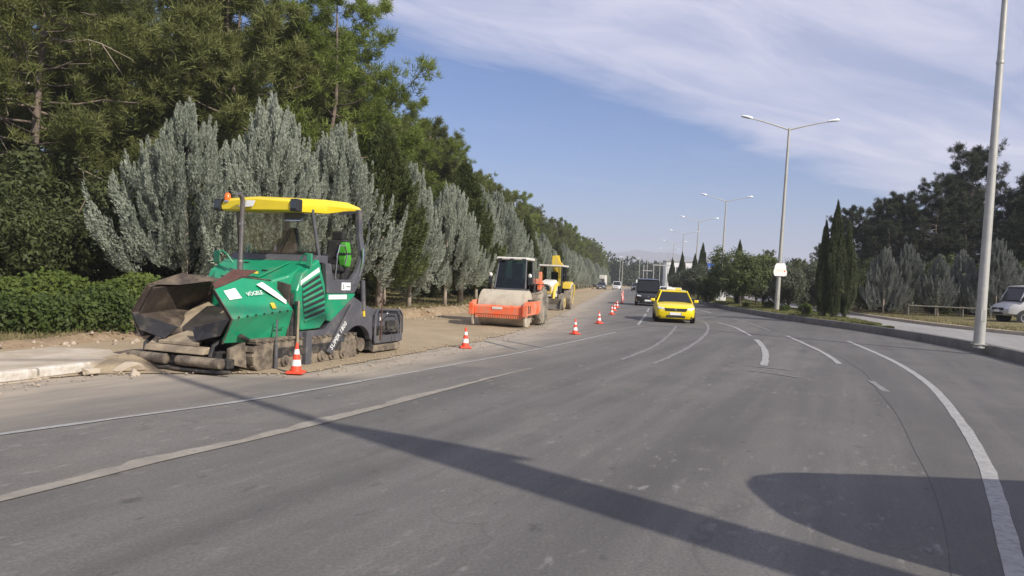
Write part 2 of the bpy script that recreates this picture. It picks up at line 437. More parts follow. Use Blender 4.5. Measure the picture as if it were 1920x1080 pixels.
def asphalt(name, col, pale, dust_attr=False, spots=True):
    m = bpy.data.materials.new(name); m.use_nodes = True
    t = m.node_tree; N = t.nodes; L = t.links; b = N['Principled BSDF']
    b.inputs['Roughness'].default_value = 0.82; b.inputs['Specular IOR Level'].default_value = 0.35
    co = N.new('ShaderNodeTexCoord')
    def nz(scale, det, rough, st=(1, 1, 1), rot=0, off=(0, 0, 0)):
        mp = N.new('ShaderNodeMapping'); mp.vector_type = 'TEXTURE'
        mp.inputs['Rotation'].default_value = (0, 0, rot); mp.inputs['Scale'].default_value = st; mp.inputs['Location'].default_value = off
        L.new(co.outputs['Object'], mp.inputs[0])
        n = N.new('ShaderNodeTexNoise'); n.inputs['Scale'].default_value = scale; n.inputs['Detail'].default_value = det; n.inputs['Roughness'].default_value = rough
        L.new(mp.outputs[0], n.inputs[0]); return n.outputs[0]
    def mr(x, a, c, d=0.0, e=1.0):
        r = N.new('ShaderNodeMapRange'); r.inputs[1].default_value = a; r.inputs[2].default_value = c; r.inputs[3].default_value = d; r.inputs[4].default_value = e
        L.new(x, r.inputs[0]); return r.outputs[0]
    def mix(f, a, c, mode='MIX'):
        x = N.new('ShaderNodeMix'); x.data_type = 'RGBA'; x.blend_type = mode
        if hasattr(f, 'links'): L.new(f, x.inputs[0])
        else: x.inputs[0].default_value = f
        for v, i in ((a, 6), (c, 7)):
            if hasattr(v, 'links'): L.new(v, x.inputs[i])
            else: x.inputs[i].default_value = (*v, 1)
        return x.outputs[2]
    def mul(a, c):
        x = N.new('ShaderNodeMath'); x.operation = 'MULTIPLY'; x.use_clamp = True
        for v, i in ((a, 0), (c, 1)):
            if hasattr(v, 'links'): L.new(v, x.inputs[i])
            else: x.inputs[i].default_value = v
        return x.outputs[0]
    RT = R(-24)
    c = mix(mr(nz(0.35, 7, 0.66), 0.3, 0.7), tuple(v * 0.74 for v in col), tuple(v * 1.22 for v in col))
    c = mix(mul(mr(nz(1.1, 7, 0.68, (0.7, 1.8, 1), RT, (4, 4, 0)), 0.52, 0.74), 0.75), c, (pale[0] * 1.12, pale[1] * 1.06, pale[2] * 0.95))
    c = mix(mul(mr(nz(0.75, 6, 0.62, (0.45, 3.2, 1), RT, (8, 2, 0)), 0.55, 0.72), 0.7), c, tuple(v * 0.70 for v in col))
    st = nz(1.0, 5, 0.6, (0.55, 11, 1), RT)
    c = mix(mul(mr(st, 0.40, 0.72), 0.8), c, pale)
    st2 = nz(1.0, 4, 0.55, (1.6, 22, 1), RT, (3, 1, 0))
    c = mix(mul(mr(st2, 0.47, 0.72), 0.7), c, tuple(v * 0.68 for v in col))
    sp = nz(38, 3, 0.7)
    c = mix(mul(mr(sp, 0.35, 0.7), 0.6), c, tuple(v * 0.5 for v in col))
    sp2 = nz(55, 2, 0.7, off=(2, 2, 0))
    c = mix(mul(mr(sp2, 0.60, 0.74), 0.38), c, tuple(min(1, v * 1.6) for v in pale))
    if spots:
        q = mul(mr(nz(5.0, 4, 0.6, (0.6, 1.6, 1), RT), 0.59, 0.74), mr(nz(0.5, 3, 0.5, off=(5, 0, 0)), 0.42, 0.56))
        c = mix(mul(q, 0.7), c, tuple(min(1, v * 1.35) for v in pale))
        q2 = mul(mr(nz(4.0, 3, 0.5, (0.7, 1.3, 1), RT, (9, 4, 0)), 0.65, 0.76), 0.6)
        c = mix(q2, c, tuple(v * 0.35 for v in col))
        # thin crack lines where the old surface has broken up
        vo = N.new('ShaderNodeTexVoronoi'); vo.feature = 'DISTANCE_TO_EDGE'; vo.inputs['Scale'].default_value = 0.42
        wv = N.new('ShaderNodeVectorMath'); wv.operation = 'ADD'
        n_ = N.new('ShaderNodeTexNoise'); n_.inputs['Scale'].default_value = 1.7; n_.inputs['Detail'].default_value = 5
        L.new(co.outputs['Object'], n_.inputs[0]); L.new(co.outputs['Object'], wv.inputs[0]); L.new(n_.outputs[1], wv.inputs[1])
        L.new(wv.outputs[0], vo.inputs[0])
        ck = mul(mr(vo.outputs[0], 0.012, 0.004), mr(nz(0.22, 2, 0.5, off=(1, 7, 0)), 0.5, 0.62))
        c = mix(mul(ck, 0.3), c, tuple(v * 0.45 for v in col))
    if dust_attr:
        at = N.new('ShaderNodeAttribute'); at.attribute_name = 'dust'
        dn = mr(nz(1.3, 6, 0.65, (0.5, 3, 1), RT), 0.25, 0.65, 0.35, 1.25)
        c = mix(mul(at.outputs['Fac'], dn), c, (0.36, 0.31, 0.245))
    L.new(c, b.inputs['Base Color'])
    bp = N.new('ShaderNodeBump'); bp.inputs['Strength'].default_value = 0.5; bp.inputs['Distance'].default_value = 0.006
    L.new(sp, bp.inputs['Height']); L.new(bp.outputs[0], b.inputs['Normal'])
    MATS[name] = m
asphalt('asphalt', (0.124, 0.119, 0.113), (0.200, 0.190, 0.178), True)
asphalt('asphalt_worn', (0.158, 0.148, 0.134), (0.220, 0.206, 0.185))
asphalt('asphalt_brown', (0.124, 0.119, 0.114), (0.165, 0.158, 0.148), spots=False)
asphalt('paving_light', (0.30, 0.29, 0.275), (0.36, 0.345, 0.33), spots=False)

def groundmat(name, c1, c2, c3, sc=0.5, bump=0.6):
    m = bpy.data.materials.new(name); m.use_nodes = True
    t = m.node_tree; N = t.nodes; L = t.links; b = N['Principled BSDF']
    b.inputs['Roughness'].default_value = 0.95; b.inputs['Specular IOR Level'].default_value = 0.15
    co = N.new('ShaderNodeTexCoord'); last = None
    def nz(s, d, ro):
        n = N.new('ShaderNodeTexNoise'); n.inputs['Scale'].default_value = s; n.inputs['Detail'].default_value = d; n.inputs['Roughness'].default_value = ro
        L.new(co.outputs['Object'], n.inputs[0]); return n.outputs[0]
    def lay(f, lo, hi, a, c):
        r = N.new('ShaderNodeMapRange'); r.inputs[1].default_value = lo; r.inputs[2].default_value = hi; L.new(f, r.inputs[0])
        x = N.new('ShaderNodeMix'); x.data_type = 'RGBA'; L.new(r.outputs[0], x.inputs[0])
        if hasattr(a, 'links'): L.new(a, x.inputs[6])
        else: x.inputs[6].default_value = (*a, 1)
        x.inputs[7].default_value = (*c, 1); return x.outputs[2]
    big = nz(sc, 7, 0.65); fine = nz(14, 5, 0.7)
    c = lay(big, 0.36, 0.62, c1, c2)
    c = lay(fine, 0.5, 0.75, c, c3)
    L.new(c, b.inputs['Base Color'])
    bp = N.new('ShaderNodeBump'); bp.inputs['Strength'].default_value = bump; bp.inputs['Distance'].default_value = 0.05
    L.new(fine, bp.inputs['Height']); L.new(bp.outputs[0], b.inputs['Normal'])
    MATS[name] = m
groundmat('dirt', (0.31, 0.245, 0.160), (0.40, 0.32, 0.215), (0.27, 0.21, 0.138), 0.45)
groundmat('bank_soil', (0.26, 0.185, 0.115), (0.38, 0.29, 0.195), (0.16, 0.115, 0.07), 1.6, 1.0)
groundmat('verge_soil', (0.135, 0.125, 0.055), (0.225, 0.185, 0.095), (0.085, 0.085, 0.036), 0.35)
groundmat('grass_soil', (0.085, 0.105, 0.026), (0.155, 0.150, 0.050), (0.055, 0.065, 0.02), 0.5)
groundmat('far_soil', (0.12, 0.11, 0.065), (0.20, 0.17, 0.10), (0.08, 0.08, 0.04), 0.02)

def strip(name, fl, fr, ys, mat, z=0.0, cols=2, zf=None, spread=None, attr=None):
    """sheet between two lines x = fl(y), x = fr(y)"""
    ts = np.linspace(0, 1, cols) if spread is None else np.array(spread)
    V = []; A = []
    for y in ys:
        a, b_ = fl(y), fr(y)
        for t in ts:
            x = a + (b_ - a) * t
            V.append((x, y, zf(x, y, t) if zf else z))
            if attr: A.append(attr(x, y))
    n = len(ts)
    F = [(i * n + j, i * n + j + 1, (i + 1) * n + j + 1, (i + 1) * n + j) for i in range(len(ys) - 1) for j in range(n - 1)]
    me = bpy.data.meshes.new(name); me.from_pydata(V, [], F)
    if attr:
        a_ = me.attributes.new('dust', 'FLOAT', 'POINT'); a_.data.foreach_set('value', A)
    me.materials.append(MATS[mat]); me.polygons.foreach_set('use_smooth', [True] * len(F))
    o = bpy.data.objects.new(name, me); COL.objects.link(o)
    o['kind'] = 'structure'
    return o
def vnoise(x, y, s, seed=0):
    return (sin(x * s * 1.3 + seed) * cos(y * s * 1.7 - seed * 2) + 0.6 * sin(x * s * 3.1 - y * s * 2.3 + seed * 3) + 0.4 * cos(x * s * 6.3 + y * s * 5.1 + seed)) / 2.0

# ground out to the horizon
g = MB().quad((-3500, -300, -0.09), (4300, -300, -0.09), (4300, 4300, -0.09), (-3500, 4300, -0.09))
tag(obj('ground', g, 'far_soil'), kind='structure')

ysr = np.concatenate([np.arange(-22, 40, 0.35), np.arange(40, 180, 1.5), np.arange(180, 431, 8)])
def dustf(x, y):
    d = x - asphalt_edge(y)
    k = min(1.0, 1.3 * math.exp(-(max(d, 0) / (2.1 if y < 11.5 else 1.5)) ** 1.4)) * 0.97
    j = abs(x - (-0.415 * 0 + np.interp(y, [0, 5.28, 6.54, 8.41, 12.61, 17, 24], [-5.6, -3.57, -3.02, -2.1, -0.38, 1.7, 5.0])))
    return min(1.0, k)
spread = list(np.concatenate([np.linspace(0, 0.45, 30), np.linspace(0.5, 1, 8)]))
strip('road', lambda y: kerb_left(y) - 0.4, lambda y: kmx(y) + 0.12, ysr, 'asphalt', 0.0, spread=spread, attr=dustf)

# older, paler surface of the closed edge lane; its joint carries a seam of loose sand
lane_line = [(-11, -3.0), (-7.6, 3.0), (-4.92, 7.25), (-3.38, 9.64), (-2.3, 11.81), (-1.33, 13.9), (0.72, 18.44), (3.68, 25.93), (5.3, 31), (7.6, 42), (10.8, 58), (14.2, 76), (22.5, 120)]
joint_l = [(-7.6, -3.0), (-5.0, 2.6), (-3.57, 5.28), (-3.02, 6.54), (-2.1, 8.41), (-0.38, 12.61), (0.55, 14.7)]
jx = xa(joint_l + [(2.2, 18.44)]); lx = xa(lane_line)
strip('road_patch', lambda y: lx(y) + 0.1, lambda y: jx(y) + 0.03 * math.sin(y * 2.1), np.arange(-2.8, 14.6, 0.3), 'asphalt_worn', 0.004, cols=3)
rb = xa([(1.0, 1.2), (2.6, 4.2), (4.2, 7.4), (5.8, 11.2), (7.0, 14.3), (8.5, 18.7), (10.6, 28), (12.1, 40), (13.7, 58), (15.6, 72)])
strip('road_patch', lambda y: rb(y) + 0.02 * math.sin(y * 1.3), lambda y: kmx(y) + 0.1, np.arange(1.2, 70, 0.6), 'asphalt_brown', 0.004, cols=3)

def line(pts, wd, mat='line_white', z=0.009, gaps=None, name='road_marking', jag=0.008):
    c = cr(pts, 0.3)
    a = offs(c, wd / 2); b_ = offs(c, -wd / 2)
    rr = np.random.default_rng(len(pts) * 7 + int(abs(pts[0][0]) * 10))
    a = a + rr.normal(0, jag, a.shape); b_ = b_ + rr.normal(0, jag, b_.shape)
    mb = MB(); n = len(c)
    mb.v = [(p[0], p[1], z) for p in a] + [(p[0], p[1], z) for p in b_]
    mb.f = [(i, i + n, i + n + 1, i + 1) for i in range(n - 1)]
    return tag(obj(name, mb, mat), kind='structure')
line(lane_line[1:8], 0.085)
line(lane_line[8:10], 0.12); line([(8.3, 45.5), (9.6, 52)], 0.12); line([(10.8, 58), (12.4, 66)], 0.12)
line([(2.4, 3.1), (3.27, 4.7), (3.92, 5.82), (5.06, 7.85), (6.38, 10.49), (8.31, 14.75), (10.1, 19.75), (12.0, 26.49)], 0.14, jag=0.004)
line([(7.98, 18.0), (8.97, 21.5), (10.38, 28.0)], 0.13); line([(10.8, 31), (11.6, 36), (12.2, 41)], 0.13, 'line_worn'); line([(6.75, 13.3), (7.2, 14.8)], 0.13, 'line_worn')
line([(12.9, 48), (13.6, 55)], 0.15); line([(14.6, 63), (16, 72)], 0.15)
line(offs(kerb_med, 0.28)[26:90:3].tolist(), 0.06, 'line_worn', name='gutter_line')
# faint tyre-swept curves and worn paint inside the bend
line([(6.93, 31.2), (5.5, 25.76), (3.99, 20.68), (2.53, 16.77)], 0.10, 'line_worn', jag=0.012)
line([(9.42, 40.3), (9.37, 36.37), (8.23, 31.04), (6.57, 25.42), (4.78, 20.28), (3.13, 16.17)], 0.10, 'line_worn', jag=0.012)
line([(9.95, 35.9), (9.77, 32.7), (8.74, 27.1)], 0.12, 'line_white'); line([(8.34, 25.26), (7.59, 22.38), (6.77, 19.71), (5.76, 16.84)], 0.17, 'line_white')
line([(-0.65, 20.05), (0.2, 18.2)], 0.10, 'line_worn'); line([(-0.2, 20.6), (0.9, 18.9)], 0.10, 'line_worn')
for a, b_, wd in (((5.1, 15.7), (5.8, 14.9), 0.14), ((5.4, 16.6), (6.1, 16.2), 0.10)):
    line([a, b_], wd, 'line_faint', jag=0.03)
# sand lying along the joint
rs = np.random.default_rng(3)
sw = {}
def seam_w(y):
    k = round(y, 2)
    if k not in sw: sw[k] = max(0.02, 0.17 * (1 if y < 10 else max(0.1, (14.7 - y) / 5)) + rs.normal(0, 0.022) + 0.04 * math.sin(y * 3.1) * (y < 11))
    return sw[k]
groundmat('seam_sand', (0.235, 0.215, 0.185), (0.31, 0.285, 0.24), (0.22, 0.21, 0.19), 3.0, 0.3)
strip('sand_seam', lambda y: jx(y) - seam_w(y), lambda y: jx(y) + 0.03, np.arange(-2.8, 14.6, 0.16), 'seam_sand', 0.008)

# ------------------------------------------------------------------ left side: excavated strip, bank, verge, pavement
ysd = np.concatenate([np.arange(-20, 8, 2), np.arange(8, 48, 0.3), np.arange(48, 180, 2), np.arange(180, 431, 10)])
ejag = {float(y): 0.14 * vnoise(y * 1.3, y, 1.0, 4) + 0.05 * vnoise(y, y, 5, 1) for y in ysd}
strip('dirt_strip', lambda y: bank_line(y) - 0.3, lambda y: asphalt_edge(y) + ejag[float(y)] * (1 if y > 11 else 0.1), ysd, 'dirt', cols=14,
      zf=lambda x, y, t: 0.014 + (1 - t) ** 2 * 0.02 + (0.035 * abs(vnoise(x, y, 1.2, 2)) if 0.02 < t < 0.9 and y > 11 else 0) )
def bank_h(y): return float(np.interp(y, [8, 15, 20, 26, 40, 60], [0.06, 0.14, 0.26, 0.36, 0.28, 0.22]))
vo_ = [0, 0.03, 0.10, 0.22, 0.38, 0.6, 1.0, 1.6, 2.4, 3.4, 5, 7, 10, 14, 20, 30, 46, 70, 110, 180]
def verge_z(d, x, y):
    h = bank_h(y)
    k = min(1, max(0, d / 0.4))
    return 0.02 + h * (k * k * (3 - 2 * k)) + (0.05 * vnoise(x, y, 2.2, 1) + 0.035 * vnoise(x, y, 6.5, 5)) * min(1, d / 0.25 + 0.1) + min(d, 30) * 0.006
V = []; F = []
ysv = np.concatenate([np.arange(-20, 8, 2), np.arange(8, 60, 0.3), np.arange(60, 180, 2), np.arange(180, 431, 10)])
for y in ysv:
    for d in vo_:
        dd = d + (0.16 * vnoise(y, d, 1.7, 8) + 0.1 * vnoise(y * 2, d, 3.1, 3) if d < 1 else 0)
        x = bank_line(y) - dd; V.append((x, y, verge_z(d, x, y)))
n = len(vo_)
bankF = []; vergeF = []
for i in range(len(ysv) - 1):
    for j in range(n - 1):
        q = (i * n + j, (i + 1) * n + j, (i + 1) * n + j + 1, i * n + j + 1)
        (bankF if vo_[j + 1] <= 0.6 else vergeF).append(q)
mb = MB(); mb.v = V; mb.f = bankF; tag(obj('earth_bank', mb, 'bank_soil', smooth=True), kind='structure')
mb = MB(); mb.v = V; mb.f = vergeF; tag(obj('verge', mb, 'verge_soil', smooth=True), kind='structure')

# raised pavement with painted kerbstones, broken off at its near end by the dig
kl = cr([(-13.4, -9), (-10.4, -0.3), (-8.65, 4.85), (-6.88, 9.9), (-6.12, 12.1)], 0.5)
inner = offs(kl, 0.16)
back = offs(kl, 2.15)
poly = [tuple(p) for p in inner] + [(-6.35, 12.45), (-6.75, 12.75), (-7.0, 13.15), (-7.6, 13.25), (-8.1, 13.1)] + [tuple(p) for p in back[::-1]]
pav = empty('sidewalk', (0, 0, 0)); pav['kind'] = 'structure'
mb = MB().prism(poly, 'z', 0.0, 0.168)
obj('paving_slab', mb, 'kerb_concrete', pav, bevel=0.03)
a0 = 0.0; L_ = np.concatenate([[0], np.cumsum(np.linalg.norm(np.diff(kl, axis=0), axis=1))]); tot = L_[-1]
stone = None; s0 = tot - 0.75
gv = random.Random(4)
while s0 > 4:
    ln = 0.86
    def pt(s): return np.array([np.interp(s, L_, kl[:, 0]), np.interp(s, L_, kl[:, 1])])
    a, b_ = pt(s0), pt(s0 - ln); c = (a + b_) / 2; d = (a - b_); ang = math.atan2(d[1], d[0])
    if stone is None:
        pr = [(0.0, 0.05), (0.0, 0.17), (0.03, 0.19), (0.15, 0.19), (0.15, 0.05)]
        mk = MB().prism([(p[0], p[1]) for p in pr], 'x', -0.42, 0.42)
        o = obj('kerbstone', mk, 'kerb_white', pav, bevel=0.012); stone = o
    else:
        o = stone.copy(); COL.objects.link(o); o.parent = pav
    o.location = (c[0], c[1], gv.uniform(-0.022, 0.006)); o.rotation_euler = (gv.uniform(-0.03, 0.03), gv.uniform(-0.02, 0.02), ang + gv.uniform(-0.025, 0.025))
    s0 -= ln + 0.02
mb = MB(); kk = offs(kl, 0.02)
mb.loft([[(p[0], p[1], 0.0), (p[0], p[1], 0.06), (q[0], q[1], 0.06), (q[0], q[1], 0.0)] for p, q in zip(kk, offs(kl, 0.16))])
obj('kerb_base', mb, 'kerb_concrete', pav)

def rock(name, c, s, mat, seed, rz=0, flat=0.7):
    import bmesh
    r_ = random.Random(seed); bm = bmesh.new(); bmesh.ops.create_icosphere(bm, subdivisions=3, radius=1)
    ax = [Vector((r_.gauss(0, 1), r_.gauss(0, 1), r_.gauss(0, 1))).normalized() for _ in range(13)]
    lv = [r_.uniform(0.38, 0.72) for _ in ax]
    for v_ in bm.verts:
        p = v_.co.copy()
        for a_, l_ in zip(ax, lv):
            k = p.dot(a_)
            if k > l_: p -= a_ * (k - l_)
        v_.co = Vector((p.x * s[0], p.y * s[1], p.z * s[2])) * (1 + r_.uniform(-0.04, 0.04))
    me = bpy.data.meshes.new(name); bm.to_mesh(me); bm.free(); me.materials.append(MATS[mat])
    o = bpy.data.objects.new(name, me); COL.objects.link(o); o.location = c; o.rotation_euler = (0, 0, rz); return o
for i, (x, y, z, s, lb) in enumerate([(-5.95, 11.75, 0.07, (0.34, 0.22, 0.15), 'largest broken concrete lump where the white kerb ends beside the dig'),
        (-5.55, 12.3, 0.05, (0.30, 0.26, 0.13), 'flat pale concrete lump nearest the push roller of the paver'),
        (-6.25, 11.2, 0.07, (0.22, 0.16, 0.11), 'small chipped lump lying against the last white kerbstone'),
        (-6.05, 12.55, 0.12, (0.36, 0.3, 0.12), 'broad crumbled slab edge at the torn end of the pavement'),
        (-5.7, 11.35, 0.04, (0.12, 0.10, 0.07), 'fist sized concrete piece on the dusty road by the broken kerb')]):
    tag(rock('concrete_chunk', (x, y, z), s, 'kerb_concrete', 20 + i, i * 0.8), lb, 'rubble', 'broken concrete at the end of the pavement')
# heap of sand and broken concrete where the pavement stops
hp = MB(); nh = 15
for i in range(nh):
    for j in range(nh):
        u, v = i / (nh - 1) * 2 - 1, j / (nh - 1) * 2 - 1
        r_ = math.hypot(u, v); x, y = -6.2 + u * 0.62 + v * 0.35, 12.25 + v * 0.75 - u * 0.15
        hp.v.append((x, y, max(0.0, (1 - r_ * r_)) * 0.22 + 0.035 * vnoise(x * 3, y * 3, 2.6, 3) * (1 - min(1, r_)) + 0.005))
for i in range(nh - 1):
    for j in range(nh - 1): hp.f.append((i * nh + j, (i + 1) * nh + j, (i + 1) * nh + j + 1, i * nh + j + 1))
tag(obj('sand_heap', hp, 'dirt', smooth=True), 'low heap of sandy rubble at the torn end of the pavement', 'rubble')
# clods and stones along the cut bank
V = []; F = []
rr = random.Random(12)
for i in range(420):
    y = 8 + rr.random() ** 1.3 * 60; d = rr.uniform(-0.7, 0.5); x = bank_line(y) - d; s = rr.uniform(0.02, 0.085) * (1.5 if rr.random() < 0.12 else 1)
    z = verge_z(max(d, 0), x, y) if d > 0 else 0.02
    k = len(V); pts = [(1, 0, 0), (-1, 0, 0), (0, 1, 0), (0, -1, 0), (0, 0, 1), (0, 0, -1)]
    a = rr.random() * 6
    for p in pts:
        u = (p[0] * cos(a) - p[1] * sin(a), p[0] * sin(a) + p[1] * cos(a), p[2] * 0.7)
        V.append((x + u[0] * s * rr.uniform(0.6, 1.2), y + u[1] * s * rr.uniform(0.6, 1.2), z + u[2] * s + s * 0.3))
    F += [(k + a_, k + b_, k + c_) for a_, b_, c_ in ((0, 2, 4), (2, 1, 4), (1, 3, 4), (3, 0, 4), (2, 0, 5), (1, 2, 5), (3, 1, 5), (0, 3, 5))]
o = npmesh('stones', np.array(V), np.array(F), 'rock'); o['kind'] = 'stuff'

# loose grit along the ragged edge of the dirt
V = []; F = []
for i in range(900):
    y = 9 + rr.random() ** 1.4 * 30; x = float(asphalt_edge(y)) + rr.gauss(0.1, 0.35); s = rr.uniform(0.008, 0.028)
    k = len(V); a = rr.random() * 6
    for p in pts:
        u = (p[0] * cos(a) - p[1] * sin(a), p[0] * sin(a) + p[1] * cos(a), p[2] * 0.7)
        V.append((x + u[0] * s * rr.uniform(0.6, 1.4), y + u[1] * s * rr.uniform(0.6, 1.4), 0.02 + u[2] * s + s * 0.3))
    F += [(k + a_, k + b_, k + c_) for a_, b_, c_ in ((0, 2, 4), (2, 1, 4), (1, 3, 4), (3, 0, 4), (2, 0, 5), (1, 2, 5), (3, 1, 5), (0, 3, 5))]
o = npmesh('gravel', np.array(V), np.array(F), 'rock'); o['kind'] = 'stuff'

# ------------------------------------------------------------------ right side: kerb, island, other road, verge
kb = offs(kerb_med, -0.26)
mb = MB()
mb.loft([[(p[0], p[1], -0.02), (p[0] * 0.92 + q[0] * 0.08, p[1] * 0.92 + q[1] * 0.08, 0.25), (p[0] * 0.8 + q[0] * 0.2, p[1] * 0.8 + q[1] * 0.2, 0.31), (q[0], q[1], 0.32), (q[0], q[1], -0.02)] for p, q in zip(kerb_med, kb)])
tag(obj('median_kerb', mb, 'kerb_grey', smooth='a'), kind='structure')
kbx = xa([tuple(p) for p in kb[::4]])
ysm = np.concatenate([np.arange(-18, 60, 1.0), np.arange(60, 180, 4), np.arange(180, 425, 15)])
strip('side_road', lambda y: kbx(y) - 0.05, lambda y: far_edge(y) + 0.2, ysm, 'paving_light', 0.285, cols=3)
isl_w = lambda y: float(np.interp(y, [31, 34, 38, 44, 52, 60, 86, 430], [0.02, 0.5, 1.9, 3.2, 4.4, 5.3, 7.0, 9.0]))
ysi = np.concatenate([np.arange(31, 70, 0.4), np.arange(70, 180, 3), np.arange(180, 425, 15)])
strip('median_island', lambda y: kbx(y) - 0.02, lambda y: kbx(y) + isl_w(y), ysi, 'grass_soil', cols=9,
      zf=lambda x, y, t: 0.325 + (0.07 * sin(pi * t) + 0.04 * vnoise(x, y, 1.9, 2)) * (1 if 0 < t < 1 else 0) - (0.05 if t == 1 else 0))
fe = cr([(float(far_edge(y)), float(y)) for y in np.arange(-18, 425, 4)], 2.0)
fo = offs(fe, -0.22)
mb = MB(); mb.loft([[(p[0], p[1], 0.26), (p[0], p[1], 0.43), (q[0], q[1], 0.44), (q[0], q[1], 0.26)] for p, q in zip(fe, fo)])
tag(obj('far_kerb', mb, 'kerb_concrete'), kind='structure')
strip('far_verge', lambda y: far_edge(y) + 0.2, lambda y: far_edge(y) + 160, ysm, 'verge_soil', cols=16, spread=[0, .004, .01, .02, .04, .07, .1, .15, .2, .3, .5, 1],
      zf=lambda x, y, t: 0.44 + t * 3 + 0.06 * vnoise(x, y, 1.1, 3))

# ------------------------------------------------------------------ grass (nobody could count it)
def grass(name, n, sampler, hmin, hmax, mat, seed):
    g_ = np.random.default_rng(seed)
    P_ = np.array([sampler(g_) for _ in range(n)])
    k = 5
    P_ = np.repeat(P_, k, axis=0) + np.c_[g_.normal(0, 0.035, (n * k, 2)), np.zeros(n * k)]
    m = len(P_); h = g_.uniform(hmin, hmax, m); a = g_.uniform(0, 2 * pi, m); b_ = a + pi / 2
    lean = g_.normal(0, 0.35, (m, 2)) * h[:, None]
    wd = g_.uniform(0.006, 0.014, m) * (0.6 + P_[:, 1] / 30)
    dx = np.c_[np.cos(a), np.sin(a), np.zeros(m)] * wd[:, None]
    top = P_ + np.c_[lean, h]
    V = np.stack([P_ - dx, P_ + dx, top], 1).reshape(-1, 3)
    o = npmesh(name, V, np.arange(m * 3).reshape(m, 3), mat); o['kind'] = 'stuff'; return o
def s_isl(g_):
    y = 33 + g_.random() ** 1.6 * 60; t = g_.random(); x = kbx(y) + 0.05 + isl_w(y) * t * 0.96
    return (x, y, 0.31)
grass('grass', 7000, s_isl, 0.05, 0.16, 'grass_blades', 1)
def s_ver(g_):
    y = 13 + g_.random() ** 1.2 * 50; d = 0.45 + g_.random() ** 1.7 * 7; x = bank_line(y) - d
    return (x, y, verge_z(d, x, y) - 0.02)
grass('grass', 9000, s_ver, 0.04, 0.13, 'dry_grass_blades', 2)
def s_far(g_):
    y = 20 + g_.random() * 45; x = far_edge(y) + 0.3 + g_.random() ** 1.5 * 6
    return (x, y, 0.44)
grass('grass', 4000, s_far, 0.04, 0.14, 'dry_grass_blades', 3)

# ------------------------------------------------------------------ trees
def unit(a): return a / np.maximum(np.linalg.norm(a, axis=-1, keepdims=True), 1e-6)
def blades(base, direc, length, width, g_):
    """one thin triangle per row"""
    m = len(base)
    side = unit(np.cross(direc, g_.normal(0, 1, (m, 3))))
    V = np.stack([base - side * width[:, None], base + side * width[:, None], base + direc * length[:, None]], 1).reshape(-1, 3)
    return V
def tri(V): return np.arange(len(V)).reshape(-1, 3)

def plume_crown(seed, h, rad, npl, nb, zb, prof, tilt_lo, tilt_hi, plen, prad, blen, spread=0.55):
    """crown of upward flame-like sprays (cypress)"""
    g_ = np.random.default_rng(seed)
    u = g_.random(npl) ** 0.85
    u = np.sort(u)
    r = rad * np.array([prof(t) for t in u])
    az = g_.uniform(0, 2 * pi, npl)
    lump = 1 + 0.20 * np.sin(az * 3 + seed + u * 5) + 0.12 * np.sin(az * 5 - u * 9)
    rin = r * lump * (0.45 + 0.5 * np.sqrt(g_.random(npl)))
    tilt = tilt_lo * (1 - u) ** 0.8 + tilt_hi + g_.normal(0, 0.10, npl)
    outv = np.c_[np.cos(az), np.sin(az), np.zeros(npl)]
    d0 = outv * np.sin(tilt)[:, None] + np.array([0, 0, 1.0]) * np.cos(tilt)[:, None]
    d1 = unit(d0 + np.array([0, 0, 0.9]))
    L_ = plen * g_.uniform(0.6, 1.25, npl) * (0.75 + 0.5 * (1 - u))
    b0 = outv * np.maximum(rin - L_ * 0.35 * np.sin(tilt), 0.02)[:, None]; b0[:, 2] = zb + u * (h - zb - plen * 0.55)
    t = g_.random((npl, nb)) ** 0.9
    ax = d0[:, None, :] * (1 - t[..., None]) + d1[:, None, :] * t[..., None]
    pos = b0[:, None, :] + ax * (t * L_[:, None])[..., None]
    rv = unit(g_.normal(0, 1, (npl, nb, 3)))
    rv = unit(rv - ax * (rv * ax).sum(-1, keepdims=True))
    env = prad * (1 - t) ** 0.75 * (0.35 + 0.65 * np.minimum(1, t / 0.15)) * g_.uniform(0.75, 1.3, npl)[:, None]
    pos = pos + rv * (env * np.sqrt(g_.random((npl, nb))))[..., None]
    d = unit(ax * 1.0 + rv * spread + g_.normal(0, 0.2, (npl, nb, 3)))
    ln = blen * g_.uniform(0.6, 1.2, (npl, nb)) * (1 - 0.4 * t)
    return blades(pos.reshape(-1, 3), d.reshape(-1, 3), ln.ravel(), np.full(npl * nb, blen * 0.16), g_)

